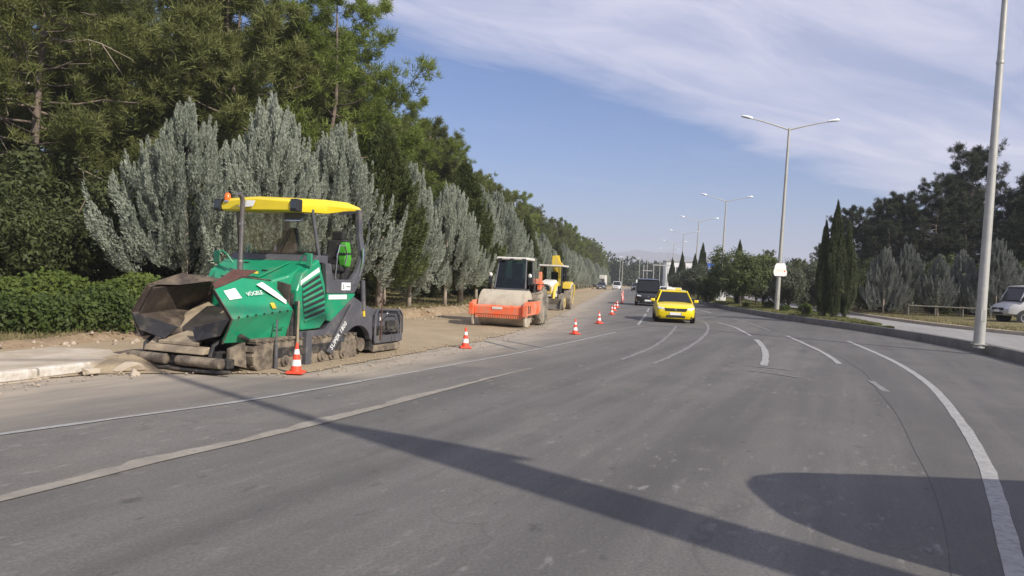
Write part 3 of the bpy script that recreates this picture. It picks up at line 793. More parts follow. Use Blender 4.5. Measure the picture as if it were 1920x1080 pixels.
def leader_crown(seed, h, rad, nlead, per, nb, zb, blen):
    """broad silver cypress: many upright leaders, each clothed in flame-like sprays"""
    g_ = np.random.default_rng(seed); out_ = []
    us = np.concatenate([[0.0, 0.02], np.sort(g_.random(nlead - 2) ** 0.9)])
    for i, u in enumerate(us):
        az = i * 2.399 + g_.normal(0, 0.3)
        pr = min(1, 0.78 + u / 0.25 * 0.22) * (1 - u) ** 0.80
        ov = np.array([cos(az), sin(az), 0.0])
        if i < 2: r = 0.06 + 0.22 * i; z0 = zb + (h - zb) * 0.62; Ln = (h - zb) * (0.38 - 0.07 * i); tl = 0.03; wr = 0.42 * rad / 2
        else:
            r = rad * pr * (0.28 + 0.60 * math.sqrt(g_.random())); z0 = zb + u * (h - zb) * 0.80
            Ln = min(h - z0, g_.uniform(0.8, 1.5) * h / 7) * (0.8 if u > .75 else 1); tl = 0.14 + 0.62 * (1 - u) ** 0.8 * r / max(rad * pr, .1) + g_.normal(0, 0.08); wr = 0.20 * h / 7 * g_.uniform(0.75, 1.3)
        ax = unit(ov * sin(tl) + np.array([0, 0, cos(tl)])); b0 = ov * r + np.array([0, 0, z0])
        t = g_.random(per) ** 0.9; t[0] = 0.86; t[1] = 0.72
        rv = unit(g_.normal(0, 1, (per, 3)) + ov * 0.35); rv = unit(rv - ax * (rv @ ax)[:, None])
        env = wr * (1 - t) ** 0.8 * (0.55 + 0.45 * np.minimum(1, t / 0.2)); env[0] = 0.0
        curve = np.array([0, 0, 1.0]) * 0.0
        P_ = b0 + ax * (t * Ln)[:, None] + rv * (env * g_.uniform(0.55, 1.0, per))[:, None]
        d0 = unit(ax * 0.8 + rv * (0.75 * (1 - t))[:, None] + np.array([0, 0, 0.35])); d1 = unit(d0 * 0.4 + np.array([0, 0, 1.0]))
        L_ = 0.58 * h / 7 * g_.uniform(0.65, 1.25, per)
        s = g_.random((per, nb)) ** 0.9
        a2 = d0[:, None, :] * (1 - s[..., None]) + d1[:, None, :] * s[..., None]
        pos = P_[:, None, :] + a2 * (s * L_[:, None])[..., None]
        r2 = unit(g_.normal(0, 1, (per, nb, 3))); r2 = unit(r2 - a2 * (r2 * a2).sum(-1, keepdims=True))
        e2 = 0.11 * h / 7 * (1 - s) ** 0.7 * (0.4 + 0.6 * np.minimum(1, s / 0.15)) * g_.uniform(0.75, 1.3, per)[:, None]
        pos = pos + r2 * (e2 * np.sqrt(g_.random((per, nb))))[..., None]
        d = unit(a2 + r2 * 0.5 + g_.normal(0, 0.2, (per, nb, 3)))
        ln = blen * g_.uniform(0.6, 1.2, (per, nb)) * (1 - 0.35 * s)
        out_.append(blades(pos.reshape(-1, 3), d.reshape(-1, 3), ln.ravel(), np.full(per * nb, blen * 0.17), g_))
    return np.concatenate(out_)

def trunk_mb(h, r, seed, lean=0.02, z0=-0.1):
    r_ = random.Random(seed); pts = []
    for i in range(7):
        t = i / 6
        pts.append((r_.gauss(0, lean) * h * t * 0.5, r_.gauss(0, lean) * h * t * 0.5, z0 + (h - z0) * t))
    return MB().tube(pts, [r * (1.25 if i == 0 else 1 - 0.85 * i / 6) for i in range(7)], 8)

def make_cypress(name, seed, h, rad, npl, nb, mat, zb, label, cat, group=None, tmat='pale_bark', kind='broad', blen=0.15):
    root = empty(name, (0, 0, 0), 0, label, cat, group)
    if kind == 'broad':
        prof = lambda t: min(1, 0.62 + t / 0.35 * 0.38) * (1 - t) ** 0.60 * 1.05 + 0.03
        prof = lambda t: min(1, 0.74 + t / 0.22 * 0.26) * (1 - t) ** 0.72 + 0.02
        V = plume_crown(seed, h, rad, npl, nb, zb, prof, 0.80, 0.20, 1.30 * h / 7, 0.185 * h / 7, blen, 0.34)
    elif kind == 'conifer':
        prof = lambda t: min(1, 0.7 + t) * (1 - t) ** 0.85 * 1.05 + 0.03
        V = plume_crown(seed, h, rad, npl, nb, zb, prof, 1.05, 0.2, 0.75 * h / 7, 0.17 * h / 7, blen)
    else:
        prof = lambda t: min(1, 0.45 + t / 0.25 * 0.55) * min(1.0, ((1 - t) / 0.55) ** 0.9) + 0.02
        V = plume_crown(seed, h, rad, npl, nb, zb, prof, 0.22, 0.03, 0.95 * h / 7, 0.13 * h / 7, blen)
    npmesh('crown', V, tri(V), mat, root)
    obj('trunk', trunk_mb(h * 0.8, 0.10 * h / 7 + 0.02, seed), tmat, root, smooth=True)
    return root

def make_pine(name, seed, h, rad, nl, mat, label, cat, group, base=0.2, tb=26, open_=0.0):
    g_ = np.random.default_rng(seed); root = empty(name, (0, 0, 0), 0, label, cat, group)
    tr = trunk_mb(h * 0.97, 0.19 * h / 14, seed, 0.03)
    tp = np.array(tr.v).reshape(7, 8, 3).mean(1)
    C = []; D = []
    for i in range(nl):
        t = (i + g_.random()) / nl
        z = h * (base + (0.97 - base) * t)
        az = i * 2.399 + g_.normal(0, 0.35)
        pr = (min(1, 0.55 + t * 1.5)) * (1 - t ** 2.4) ** 0.75 + 0.1
        Ln = rad * pr * g_.uniform(0.65, 1.15)
        cx = np.interp(z, tp[:, 2], tp[:, 0]); cy = np.interp(z, tp[:, 2], tp[:, 1])
        rise = g_.uniform(0.05, 0.45) + 0.5 * t
        p0 = np.array([cx, cy, z]); pts = [p0]
        for k in range(1, 5):
            f = k / 4
            pts.append(p0 + np.array([cos(az), sin(az), 0]) * Ln * f + np.array([g_.normal(0, .1), g_.normal(0, .1), rise * Ln * f * f * 0.8 + g_.normal(0, .1)]))
            az += g_.normal(0, 0.12)
        tr.tube(pts, [0.055 * h / 14 * (1 - 0.2 * k) * (1.3 - t) for k in range(5)], 5)
        pa = np.array(pts)
        ns = int(7 + 13 * pr)
        for s in range(ns):
            f = 0.30 + 0.72 * g_.random() ** 0.8
            k = min(3, int(f * 4)); q = pa[k] + (pa[k + 1] - pa[k]) * (f * 4 - k)
            dr = unit(np.array([cos(az), sin(az), 0.25]) + g_.normal(0, 0.75, 3))
            tl = Ln * 0.36 * g_.uniform(0.3, 1.0) * (1.15 - f * 0.5)
            e = q + dr * tl + np.array([0, 0, 0.12 * tl])
            if s % 3 == 0: tr.tube([q, (q + e) / 2 + np.array([0, 0, .05]), e], [0.018, 0.012, 0.006], 3)
            for _ in range(int(g_.integers(2, 5))):
                a = g_.random()
                C.append(q + (e - q) * (0.35 + 0.65 * a) + g_.normal(0, 0.13, 3)); D.append(unit(dr + np.array([0, 0, 0.9]) + g_.normal(0, 0.3, 3)))
    C = np.array(C); D = np.array(D)
    m = len(C)
    sz = g_.uniform(0.75, 1.3, m)
    rv = unit(g_.normal(0, 1, (m, tb, 3)))
    d = unit(rv + D[:, None, :] * 0.85)
    pos = C[:, None, :] + d * 0.05 + g_.normal(0, 0.07, (m, tb, 3))
    ln = 0.30 * sz[:, None] * g_.uniform(0.7, 1.2, (m, tb))
    V = blades(pos.reshape(-1, 3), d.reshape(-1, 3), ln.ravel(), np.full(m * tb, 0.021), g_)
    npmesh('crown', V, tri(V), mat, root)
    obj('trunk', tr, 'bark', root, smooth=True)
    return root

def make_bush(name, seed, h, rad, mat, label, cat, group=None, nclump=120, nleaf=90, leaf=0.075, trunk_h=0.0, tmat='bark', flat=1.0):
    g_ = np.random.default_rng(seed); root = empty(name, (0, 0, 0), 0, label, cat, group)
    cz = trunk_h + (h - trunk_h) * 0.5; rz = (h - trunk_h) * 0.5
    v = unit(g_.normal(0, 1, (nclump, 3))); rr_ = g_.random(nclump) ** 0.42
    lump = 1 + 0.22 * np.sin(v[:, 0] * 4 + seed) + 0.18 * np.sin(v[:, 1] * 5 + v[:, 2] * 4 - seed)
    c = v * rr_[:, None] * lump[:, None] * np.array([rad, rad, rz]) * 0.9 + np.array([0, 0, cz])
    cs = rad * 0.24 * g_.uniform(0.6, 1.3, nclump)
    q = unit(g_.normal(0, 1, (nclump, nleaf, 3))) * (g_.random((nclump, nleaf)) ** 0.4 * cs[:, None])[..., None]
    p = (c[:, None, :] + q).reshape(-1, 3)
    n_ = unit(q.reshape(-1, 3) + g_.normal(0, 0.08, p.shape) + np.array([0, 0, 0.03]))
    a = unit(np.cross(n_, g_.normal(0, 1, p.shape))); b_ = np.cross(n_, a)
    s = leaf * g_.uniform(0.6, 1.25, len(p))[:, None]
    V = np.stack([p - a * s, p - b_ * s * 0.45, p + a * s, p + b_ * s * 0.45], 1).reshape(-1, 3)
    keep = V.reshape(-1, 4, 3)[:, :, 2].min(1) > 0.02
    V = V.reshape(-1, 4, 3)[keep].reshape(-1, 3)
    npmesh('crown', V, np.arange(len(V)).reshape(-1, 4), mat, root)
    tr = MB(); r_ = random.Random(seed)
    ns = 5 if trunk_h < 0.3 else 4
    if trunk_h >= 0.3: tr.tube([(0, 0, -0.1), (r_.gauss(0, .05), r_.gauss(0, .05), trunk_h), (0, 0, trunk_h * 1.25)], [0.11, 0.08, 0.06], 7)
    for k in range(ns):
        a_ = 2 * pi * k / ns + r_.random(); e = (cos(a_) * rad * 0.6, sin(a_) * rad * 0.6, h * 0.72)
        tr.tube([(0, 0, max(trunk_h - 0.02, -0.05)), (e[0] * 0.4, e[1] * 0.4, (trunk_h + e[2]) * 0.5), e], [0.05, 0.035, 0.012], 5)
    obj('trunk', tr, tmat, root, smooth=True)
    return root

def vz(x, y): return verge_z(max(bank_line(y) - x, 0), x, y) - 0.04
SG = 'silver cypresses in the row along the left verge'
pr = random.Random(5)
# --- silver cypress row on the left
silverA = make_cypress('silver_cypress', 3, 7.2, 2.85, 360, 230, 'silver_foliage', 0.45, 'broad silver cypress with a forked top standing right behind the green paver', 'tree', SG)
silverB = make_cypress('silver_cypress', 9, 6.8, 2.95, 360, 230, 'silver_foliage', 0.7, 'wide silver cypress with a low side branch, leftmost behind the paver hopper', 'tree', SG)
silverC = make_cypress('silver_cypress', 21, 6.2, 1.9, 250, 220, 'silver_foliage', 1.0, 'pointed silver cypress with bare pale trunk right of the green conifer by the paver', 'tree', SG)
silverD = make_cypress('silver_cypress', 77, 6.5, 2.2, 270, 230, 'silver_foliage', 0.9, 'silver cypress with a bare trunk foot behind the left side of the orange roller', 'tree', SG)
def put(o, x, y, rz, s, z=None):
    o.location = (x, y, vz(x, y) if z is None else z); o.rotation_euler = (0, 0, rz); o.scale = (s, s, s) if not isinstance(s, tuple) else s
put(silverB, -10.9, 24.8, 0.4, (1.0, 1.0, 0.95))
put(silverA, -8.3, 25.4, 1.0, (0.95, 0.95, 0.96))
put(silverC, -4.15, 30.2, 2.0, (0.92, 0.92, 0.9))
def cp(o, x, y, rz, s, lb, grp=None, mats=None, z=None):
    return copy_tree(o, (x, y, vz(x, y) if z is None else z), rz, s, lb, grp, mats)
cp(silverB, -6.35, 26.6, 2.6, 0.93, 'silver cypress just left of the paver canopy posts, third from the left', SG)
cp(silverA, -5.4, 31.6, 0.2, (0.72, 0.72, 0.78), 'slim silver cypress half hidden behind the green conifer near the paver', SG)
cp(silverB, -3.0, 33.6, 4.2, 0.78, 'silver cypress with foliage to the ground between two bare trunks', SG)
greenA = make_cypress('green_conifer', 5, 7.0, 1.7, 430, 150, 'green_cypress_foliage', 0.9, 'green conifer on a thin trunk directly right of the paver canopy', 'tree', 'green conifers in the row along the left verge', kind='conifer', blen=0.17)
put(greenA, -4.95, 27.9, 0, (1.12, 1.12, 0.98))
GG = 'green conifers in the row along the left verge'
cp(greenA, -2.5, 36.2, 2.0, (1.2, 1.2, 0.97), 'green conifer left of the orange roller cab', GG)
put(silverD, -2.0, 42.0, 1.3, (0.9, 0.9, 0.97))
cp(silverB, -1.2, 46.0, 3.3, (0.85, 0.85, 0.95), 'silver cypress rising over the roof of the orange roller', SG)
cp(silverC, -0.4, 50.0, 5.0, (0.95, 0.95, 1.0), 'silver cypress between the roller cab and the yellow loader', SG)
y = 54.0; k = 0
while y < 235:
    x = float(bank_line(y)) - 1.7 + pr.uniform(-0.4, 0.4)
    s = pr.uniform(0.78, 1.0)
    if k % 4 == 2 and y < 130:
        cp(greenA, x, y, pr.random() * 6, s, 'green conifer among the silver cypresses beyond the yellow loader', GG)
    else:
        cp((silverA, silverB, silverC, silverD)[pr.randrange(4)], x, y, pr.random() * 6, (s * pr.uniform(0.78, 1.0), s * pr.uniform(0.78, 1.0), s * pr.uniform(0.86, 1.08)), 'silver cypress in the long receding row beyond the yellow loader', SG)
    y += pr.uniform(3.3, 4.6) * (1 if y < 120 else 1.4); k += 1

# --- tall pines behind
PL = 'tall dense pine in the wood behind the left row of cypresses'
PG = 'tall pines in the wood on the left'
pineA = make_pine('pine_tree', 31, 14.5, 4.3, 58, 'pine_needles', PL, 'tree', PG, base=0.16)
db = random.Random(8)
for i in range(8):
    z = 3.2 + i * 1.05 + db.uniform(-.3, .3); a = db.uniform(-2.6, -0.2) if i % 4 else db.uniform(0, 6); L_ = db.uniform(2.6, 4.4); pts = [(0, 0, z)]
    for k in range(1, 6):
        f = k / 5; a += db.uniform(-.22, .22)
        pts.append((cos(a) * L_ * f, sin(a) * L_ * f, z + 0.55 * f - L_ * 0.30 * f * f + db.uniform(-.12, .12)))
    o = MB().tube(pts, [0.05, 0.042, 0.034, 0.026, 0.018, 0.008], 5)
    for k in (2, 3, 4):
        p = Vector(pts[k]); o.tube([p, p + Vector((db.uniform(-.6, .6), db.uniform(-.6, .6), -db.uniform(.2, .7))), p + Vector((db.uniform(-1, 1), db.uniform(-1, 1), -db.uniform(.5, 1.2)))], [0.016, 0.011, 0.004], 4)
    obj('dead_branch', o, 'pale_bark', pineA, smooth=True)
pineB = make_pine('pine_tree', 47, 13.5, 3.8, 52, 'pine_needles', PL, 'tree', PG, base=0.20)
pineC = make_pine('pine_tree', 58, 15.0, 4.6, 56, 'sunlit_pine_needles', PL, 'tree', PG, base=0.12)
put(pineA, -17.5, 27.0, 0, 1.05); put(pineB, -12.3, 32.0, 1, 1.08); put(pineC, -8.9, 35.4, 2, 0.98)
pineC['label'] = 'bright green pine with the sunlit edge against the sky behind the paver canopy'
pineA['label'] = 'pine with bare pale dead branches at the far left of the wood'
pines = [pineA, pineB, pineC]
for i, (x, y, s) in enumerate([(-14.0, 37, 1.1), (-10.8, 41.5, 1.05), (-22, 33, 1.1), (-27, 28, 1.1), (-18.5, 40, 1.15), (-24, 40, 1.15), (-31, 36, 1.15), (-12.5, 44, 1.12), (-30, 45, 1.15), (-20, 48, 1.2)]):
    cp(pines[i % 2], x, y, pr.random() * 6, s, PL, PG)
y = 45.0
while y < 250:
    for off, a, b_ in ((7.4, 0.70, 0.90), (13.5, 0.86, 1.04), (20, 0.92, 1.1)) if y < 130 else ((6.5, 0.78, 0.98), (12.5, 0.9, 1.08)):
        x = float(bank_line(y)) - off + pr.uniform(-1.0, 1.0)
        s = pr.uniform(a, b_) * (0.93 if pr.random() < 0.25 else 1.0)
        yy = y + pr.uniform(-1.5, 1.5)
        o = cp(pines[(2 if (y < 75 and pr.random() < 0.6) else pr.randrange(3)) if off < 8 else pr.randrange(2)], x, yy, pr.random() * 6, s, PL, PG)
    y += 6.2 if y < 130 else 9.5
# --- undergrowth and hedge on the left
bushA = make_bush('shrub', 2, 3.6, 2.2, 'understory_leaves', 'dark rounded shrub filling the shade at the far left behind the hedge', 'shrub', 'dark shrubs under the left pines', nclump=170, nleaf=120, leaf=0.085)
put(bushA, -15.6, 22.4, 0, 1.0)
UL = 'dark shrub in the shade under the pines on the left'
for x, y, s in ((-16.3, 24.2, 1.05), (-17.5, 22.0, 1.15), (-16.0, 25.5, 1.3), (-14.6, 28.5, 1.2), (-20.5, 25, 1.3), (-10.2, 29.0, 1.1), (-19, 30, 1.4), (-9.0, 32.5, 0.9), (-14, 32, 1.3), (-24, 28, 1.4), (-7.2, 35.2, 0.8), (-11, 38, 1.2), (-5.6, 44, 0.9), (-16, 44, 1.3), (-4.2, 52, 0.9), (-22, 36, 1.4)):
    cp(bushA, x, y, pr.random() * 6, s, UL, 'dark shrubs under the left pines')
y = 56
while y < 150:
    cp(bushA, float(bank_line(y)) - 4.6 + pr.uniform(-.5, .5), y, pr.random() * 6, pr.uniform(0.75, 1.05), UL, 'dark shrubs under the left pines'); y += 5
def make_hedge(name, path, wd, h, mat, label, n, leaf, seed, z0):
    g_ = np.random.default_rng(seed); c = cr(path, 0.3)
    i = g_.integers(0, len(c), n); p = c[i] + g_.normal(0, 0.12, (n, 2))
    a = g_.uniform(-0.15, pi + 0.15, n); rr_ = 1 - 0.32 * g_.random(n) ** 1.6
    t = np.gradient(c, axis=0); t /= np.linalg.norm(t, axis=1)[:, None]; nv = np.stack([-t[:, 1], t[:, 0]], 1)[i]
    lump = 1 + 0.10 * np.sin(p[:, 0] * 3.1 + seed) + 0.07 * np.sin(p[:, 1] * 5 + p[:, 0] * 2) + g_.normal(0, 0.05, n)
    ca = np.sign(np.cos(a)) * np.abs(np.cos(a)) ** 0.6; sa = np.abs(np.sin(a)) ** 0.55
    pos = np.c_[p + nv * (ca * rr_ * lump * wd / 2)[:, None], z0 + 0.05 + sa * rr_ * lump * h]
    nr = unit(np.c_[nv * ca[:, None], sa * 0.8] + g_.normal(0, 0.55, (n, 3)))
    u_ = unit(np.cross(nr, g_.normal(0, 1, (n, 3)))); v_ = np.cross(nr, u_)
    s = leaf * g_.uniform(0.6, 1.3, n)[:, None]
    V = np.stack([pos - u_ * s, pos - v_ * s * 0.55, pos + u_ * s, pos + v_ * s * 0.55], 1).reshape(-1, 3)
    root = empty(name, (0, 0, 0), 0, label, 'hedge')
    npmesh('foliage', V, np.arange(4 * n).reshape(-1, 4), mat, root)
    tr = MB(); r_ = random.Random(seed)
    for q in c[::4]:
        tr.tube([(q[0], q[1], z0 - 0.1), (q[0] + r_.uniform(-.1, .1), q[1], z0 + h * 0.7)], [0.03, 0.012], 4)
    obj('stem', tr, 'bark', root)
    return root
make_hedge('hedge', [(-15.8, 13.4), (-12.4, 14.4), (-10.2, 15.3), (-8.9, 16.8)], 1.3, 0.78, 'hedge_dark_leaves', 'low clipped dark green hedge along the dirt at the left edge', 26000, 0.05, 4, 0.14)
make_hedge('hedge', [(-12.4, 18.2), (-10.6, 18.9), (-9.0, 19.8), (-7.7, 20.8)], 1.8, 1.0, 'hedge_leaves', 'taller bright green hedge with big leaves behind the paver hopper', 26000, 0.062, 6, 0.2)

# --- columnar cypresses on the median
colA = make_cypress('columnar_cypress', 13, 6.3, 0.62, 420, 130, 'column_cypress_foliage', 0.02, 'tallest of the three columnar cypresses at the median tip', 'tree', 'columnar cypresses on the median', 'bark', 'column', 0.12)
put(colA, 16.85, 39.1, 0, (0.8, 0.8, 0.945), 0.32)
CG = 'columnar cypresses on the median'
cp(colA, 16.45, 39.5, 2, (0.68, 0.68, 0.79), 'left and partly hidden one of the three columnar cypresses', CG, z=0.32)
cp(colA, 17.72, 39.6, 4, (0.68, 0.68, 0.79), 'right hand shorter one of the three columnar cypresses', CG, z=0.32)
for x, y, h, lb in ((25.3, 100, 6.9, 'tallest thin columnar cypress in front of the white building'), (24.3, 100, 5.5, 'thin dark columnar cypress left of the tallest one near the white building'), (22.6, 100, 5.6, 'columnar cypress at the left end of the white building'),
        (18.9, 62.5, 5.2, 'columnar cypress spire poking out of the round leafy tree'), (24.6, 109, 4.2, 'short columnar cypress beside the gantry frame'), (26.0, 122, 5.6, 'distant columnar cypress above the black van'), (36, 132, 7.4, 'dark conical cypress behind the right end of the white building')):
    cp(colA, x, y, pr.random() * 6, (h / 6.3 * 1.1, h / 6.3 * 1.1, h / 6.3), lb, CG, z=0.3)
# --- leafy trees and olives on the median
treeA = make_bush('leafy_tree', 4, 4.3, 2.15, 'bush_leaves', 'round leafy tree on the median left of the pole with the white sign', 'tree', 'leafy trees on the median', nclump=210, nleaf=130, leaf=0.085, trunk_h=0.75, tmat='pale_bark')
put(treeA, 17.9, 58.5, 0.5, (1.1, 1.1, 1.03), 0.3)
cp(treeA, 21.6, 66, 2.2, (1.05, 1.05, 0.98), 'second round leafy tree just left of the white pole sign', 'leafy trees on the median', z=0.3)
cp(treeA, 16.3, 62, 4.2, 0.55, 'small leafy tree at the kerb left of the round leafy tree', 'leafy trees on the median', z=0.3)
oliveA = make_bush('olive_tree', 8, 2.75, 1.75, 'olive_leaves', 'grey green olive tree on the median right of the white sign pole', 'tree', 'olive trees on the median', nclump=150, nleaf=130, leaf=0.065, trunk_h=0.45)
put(oliveA, 18.9, 50.9, 0, 1.0, 0.3)
OG = 'olive trees on the median'
cp(oliveA, 21.3, 53.5, 1, 1.1, 'olive tree between the sign pole olive and the columnar cypresses', OG, z=0.3)
cp(oliveA, 20.6, 61, 2.4, 1.15, 'olive tree directly behind the white sign pole', OG, z=0.3)
cp(oliveA, 18.9, 76, 3.6, (1.35, 1.35, 1.15), 'broad low olive tree right of the yellow taxi', OG, z=0.3)
cp(oliveA, 21.0, 88, 5.0, (1.35, 1.35, 1.1), 'olive tree behind the yellow taxi roof, farther back', OG, z=0.3)
for x, y, s in ((23.4, 103, 1.1), (23.6, 96, 1.05), (27, 108, 1.15), (27.5, 120, 1.2), (31, 128, 1.25), (34, 140, 1.3), (33, 118, 1.2), (37, 155, 1.35), (30.5, 98, 1.15), (25.5, 92, 1.05), (29, 110, 1.2), (36, 128, 1.25), (40, 150, 1.35), (33, 104, 1.2)):
    cp(oliveA, x, y, pr.random() * 6, s, 'dull green tree in the far part of the median planting', OG, z=0.3)
lowA = make_bush('shrub', 15, 0.75, 0.55, 'hedge_leaves', 'small yellow green shrub at the foot of the columnar cypresses', 'shrub', 'low shrubs on the median', nclump=40, nleaf=60, leaf=0.05)
put(lowA, 16.35, 41.6, 0, 1, 0.3)
for x, y, s in ((17.2, 47, 0.7), (18.2, 53, 0.9), (16.9, 54, 0.6), (19.6, 46, 1.0), (17.0, 65, 1.2), (18.4, 70, 1.1), (20.5, 47.6, 1.2)):
    cp(lowA, x, y, pr.random() * 6, s, 'low yellow green shrub in the median grass', 'low shrubs on the median', z=0.3)

# --- right side: silver cypresses, pines and shade behind the far kerb
RG = 'silver cypresses along the far right verge'
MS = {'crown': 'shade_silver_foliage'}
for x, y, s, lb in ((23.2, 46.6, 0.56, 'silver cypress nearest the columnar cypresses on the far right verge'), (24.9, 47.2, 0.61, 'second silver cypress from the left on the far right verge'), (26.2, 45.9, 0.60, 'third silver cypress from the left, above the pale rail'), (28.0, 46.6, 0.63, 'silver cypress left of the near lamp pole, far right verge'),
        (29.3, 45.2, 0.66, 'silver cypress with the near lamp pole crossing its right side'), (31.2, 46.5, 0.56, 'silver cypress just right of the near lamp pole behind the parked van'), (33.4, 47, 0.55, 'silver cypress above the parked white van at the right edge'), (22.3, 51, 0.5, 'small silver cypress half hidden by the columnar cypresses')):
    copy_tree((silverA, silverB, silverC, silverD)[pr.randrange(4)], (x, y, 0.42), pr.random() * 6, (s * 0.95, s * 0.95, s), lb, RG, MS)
RP = 'dark pine in the wood on the far right'
RPG = 'dark pines in the wood on the far right'
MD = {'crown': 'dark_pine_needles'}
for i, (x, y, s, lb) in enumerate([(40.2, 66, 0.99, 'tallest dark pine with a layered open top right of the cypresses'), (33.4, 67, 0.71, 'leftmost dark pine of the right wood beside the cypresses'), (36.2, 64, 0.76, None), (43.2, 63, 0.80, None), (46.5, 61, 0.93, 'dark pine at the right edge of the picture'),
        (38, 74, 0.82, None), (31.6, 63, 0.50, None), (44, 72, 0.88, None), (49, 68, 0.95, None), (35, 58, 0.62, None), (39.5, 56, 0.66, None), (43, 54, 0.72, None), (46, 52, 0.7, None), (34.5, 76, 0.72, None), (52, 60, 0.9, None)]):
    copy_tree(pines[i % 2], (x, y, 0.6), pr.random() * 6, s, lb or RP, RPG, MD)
for x, y, s in ((25, 51, 0.85), (28.5, 50.5, 0.9), (31.5, 50, 0.9), (35, 50.5, 1.0), (27, 56, 1.0), (32, 55, 1.1), (37, 52, 1.1), (23.5, 58, 0.9), (40, 48, 1.1), (36.5, 45.5, 0.9)):
    copy_tree(bushA, (x, y, 0.5), pr.random() * 6, s, 'dark shrub under the pines behind the far right verge', 'dark shrubs under the right pines')
for i in range(36):
    y = 90 + i * 5.8; x = float(far_edge(y)) + 5 + pr.uniform(0, 16)
    copy_tree(pines[i % 2], (x, y, 0.8), pr.random() * 6, pr.uniform(0.36, 0.55), 'middle distance pine in the tree belt beyond the median', 'pines beyond the median', MD if i % 2 else None)

# --- far wood closing the view: reads as one mass
g_ = np.random.default_rng(5)
Vs = []
for i in range(360):
    x = g_.uniform(-60, 330); y = 300 + g_.uniform(0, 90) + abs(x - 90) * 0.1
    if x > 130: y -= (x - 130) * 0.5
    h = g_.uniform(7.5, 12.0) * (1 + 0.35 * (g_.random() < 0.08)); r = h * g_.uniform(0.26, 0.4); zb = 0
    m = 380
    v = unit(g_.normal(0, 1, (m, 3))); rad_ = g_.random(m) ** 0.4
    c = v * rad_[:, None] * np.array([r, r, h * 0.48]) + np.array([x, y, zb + h * 0.5])
    d = unit(v + g_.normal(0, 0.4, (m, 3)) + np.array([0, 0, 0.4]))
    Vs.append(blades(c, d, g_.uniform(0.9, 1.8, m), np.full(m, 0.45), g_))
V = np.concatenate(Vs); o = npmesh('far_wood', V, tri(V), 'far_foliage'); o['kind'] = 'stuff'
# --- hills on the horizon
mb = MB(); N_ = 90; sec = []
for i in range(N_):
    x = -3600 + 8000 * i / (N_ - 1); t = (x - 250) / 900
    h = 130 * math.exp(-t * t * 0.6) + 55 * math.exp(-((x - 1500) / 900) ** 2) + 9 * sin(x * 0.011) + 6 * sin(x * 0.031 + 1) + 20
    sec.append([(x, 3200, -5), (x, 3500, max(h * 0.55, 2)), (x, 3800, h), (x, 4250, -5)])
mb.loft(sec, cap=False, closed=False)
tag(obj('hills', mb, 'hill_green', smooth=True), kind='structure')

# ------------------------------------------------------------------ asphalt paver (x forward, y left, z up)
PV = empty('road_paver', (-4.40, 14.54, 0.0), R(-90 - 21), 'green tracked road paver with yellow canopy and open hopper parked on the dirt', 'road paver')
W = 1.05
def pv(name, mb, mat, par=None, **k): return obj(name, mb, mat, par or PV, **k)
# tracks
for s in (-1, 1):
    r = 0.24; pts = []
    for a in np.linspace(-pi / 2, pi / 2, 9): pts.append((1.88 + r * cos(a), 0.25 + r * sin(a)))
    for a in np.linspace(pi / 2, 3 * pi / 2, 9): pts.append((-0.75 + r * cos(a), 0.25 + r * sin(a)))
    tr = pv('crawler_track', MB().prism(pts, 'y', s * 0.74, s * 1.03), 'muddy_track', bevel=0.01)
    # track pads round the loop
    loop = cr(pts + [pts[0]], 0.05); ds = np.concatenate([[0], np.cumsum(np.linalg.norm(np.diff(loop, axis=0), axis=1))])
    npad = 44; pad = None
    for i in range(npad):
        q = ds[-1] * i / npad; px_, pz_ = np.interp(q, ds, loop[:, 0]), np.interp(q, ds, loop[:, 1])
        p2, q2 = np.interp(q + 0.03, ds, loop[:, 0]), np.interp(q + 0.03, ds, loop[:, 1])
        if pad is None:
            pad = pv('track_pad', MB().box((0, 0, 0), (0.105, 0.33, 0.035)), 'muddy_track', tr); o = pad
        else:
            o = pad.copy(); COL.objects.link(o); o.parent = tr
        o.location = (px_, s * 0.885, pz_); o.rotation_euler = (0, -math.atan2(q2 - pz_, p2 - px_), 0)
    for x in (-0.45, -0.1, 0.25, 0.6, 0.95, 1.3):
        pv('track_roller', MB().lathe([(0.0, -0.02), (0.085, -0.02), (0.10, 0.0), (0.10, 0.03), (0.05, 0.04), (0.05, 0.07)], (x, s * 1.035 - 0.02 * 0, 0.13), 'y', 14) , 'muddy_track', tr)
    pv('track_frame', MB().box((0.55, s * 1.0, 0.28), (1.9, 0.10, 0.17)), 'dark_steel', tr, bevel=0.01)
pv('chassis', MB().prism([(2.15, 0.25), (2.3, 0.5), (1.2, 0.72), (1.1, 1.2), (-1.1, 1.25), (-1.35, 0.9), (-1.35, 0.3)], 'y', -0.72, 0.72), 'dark_steel', bevel=0.02)
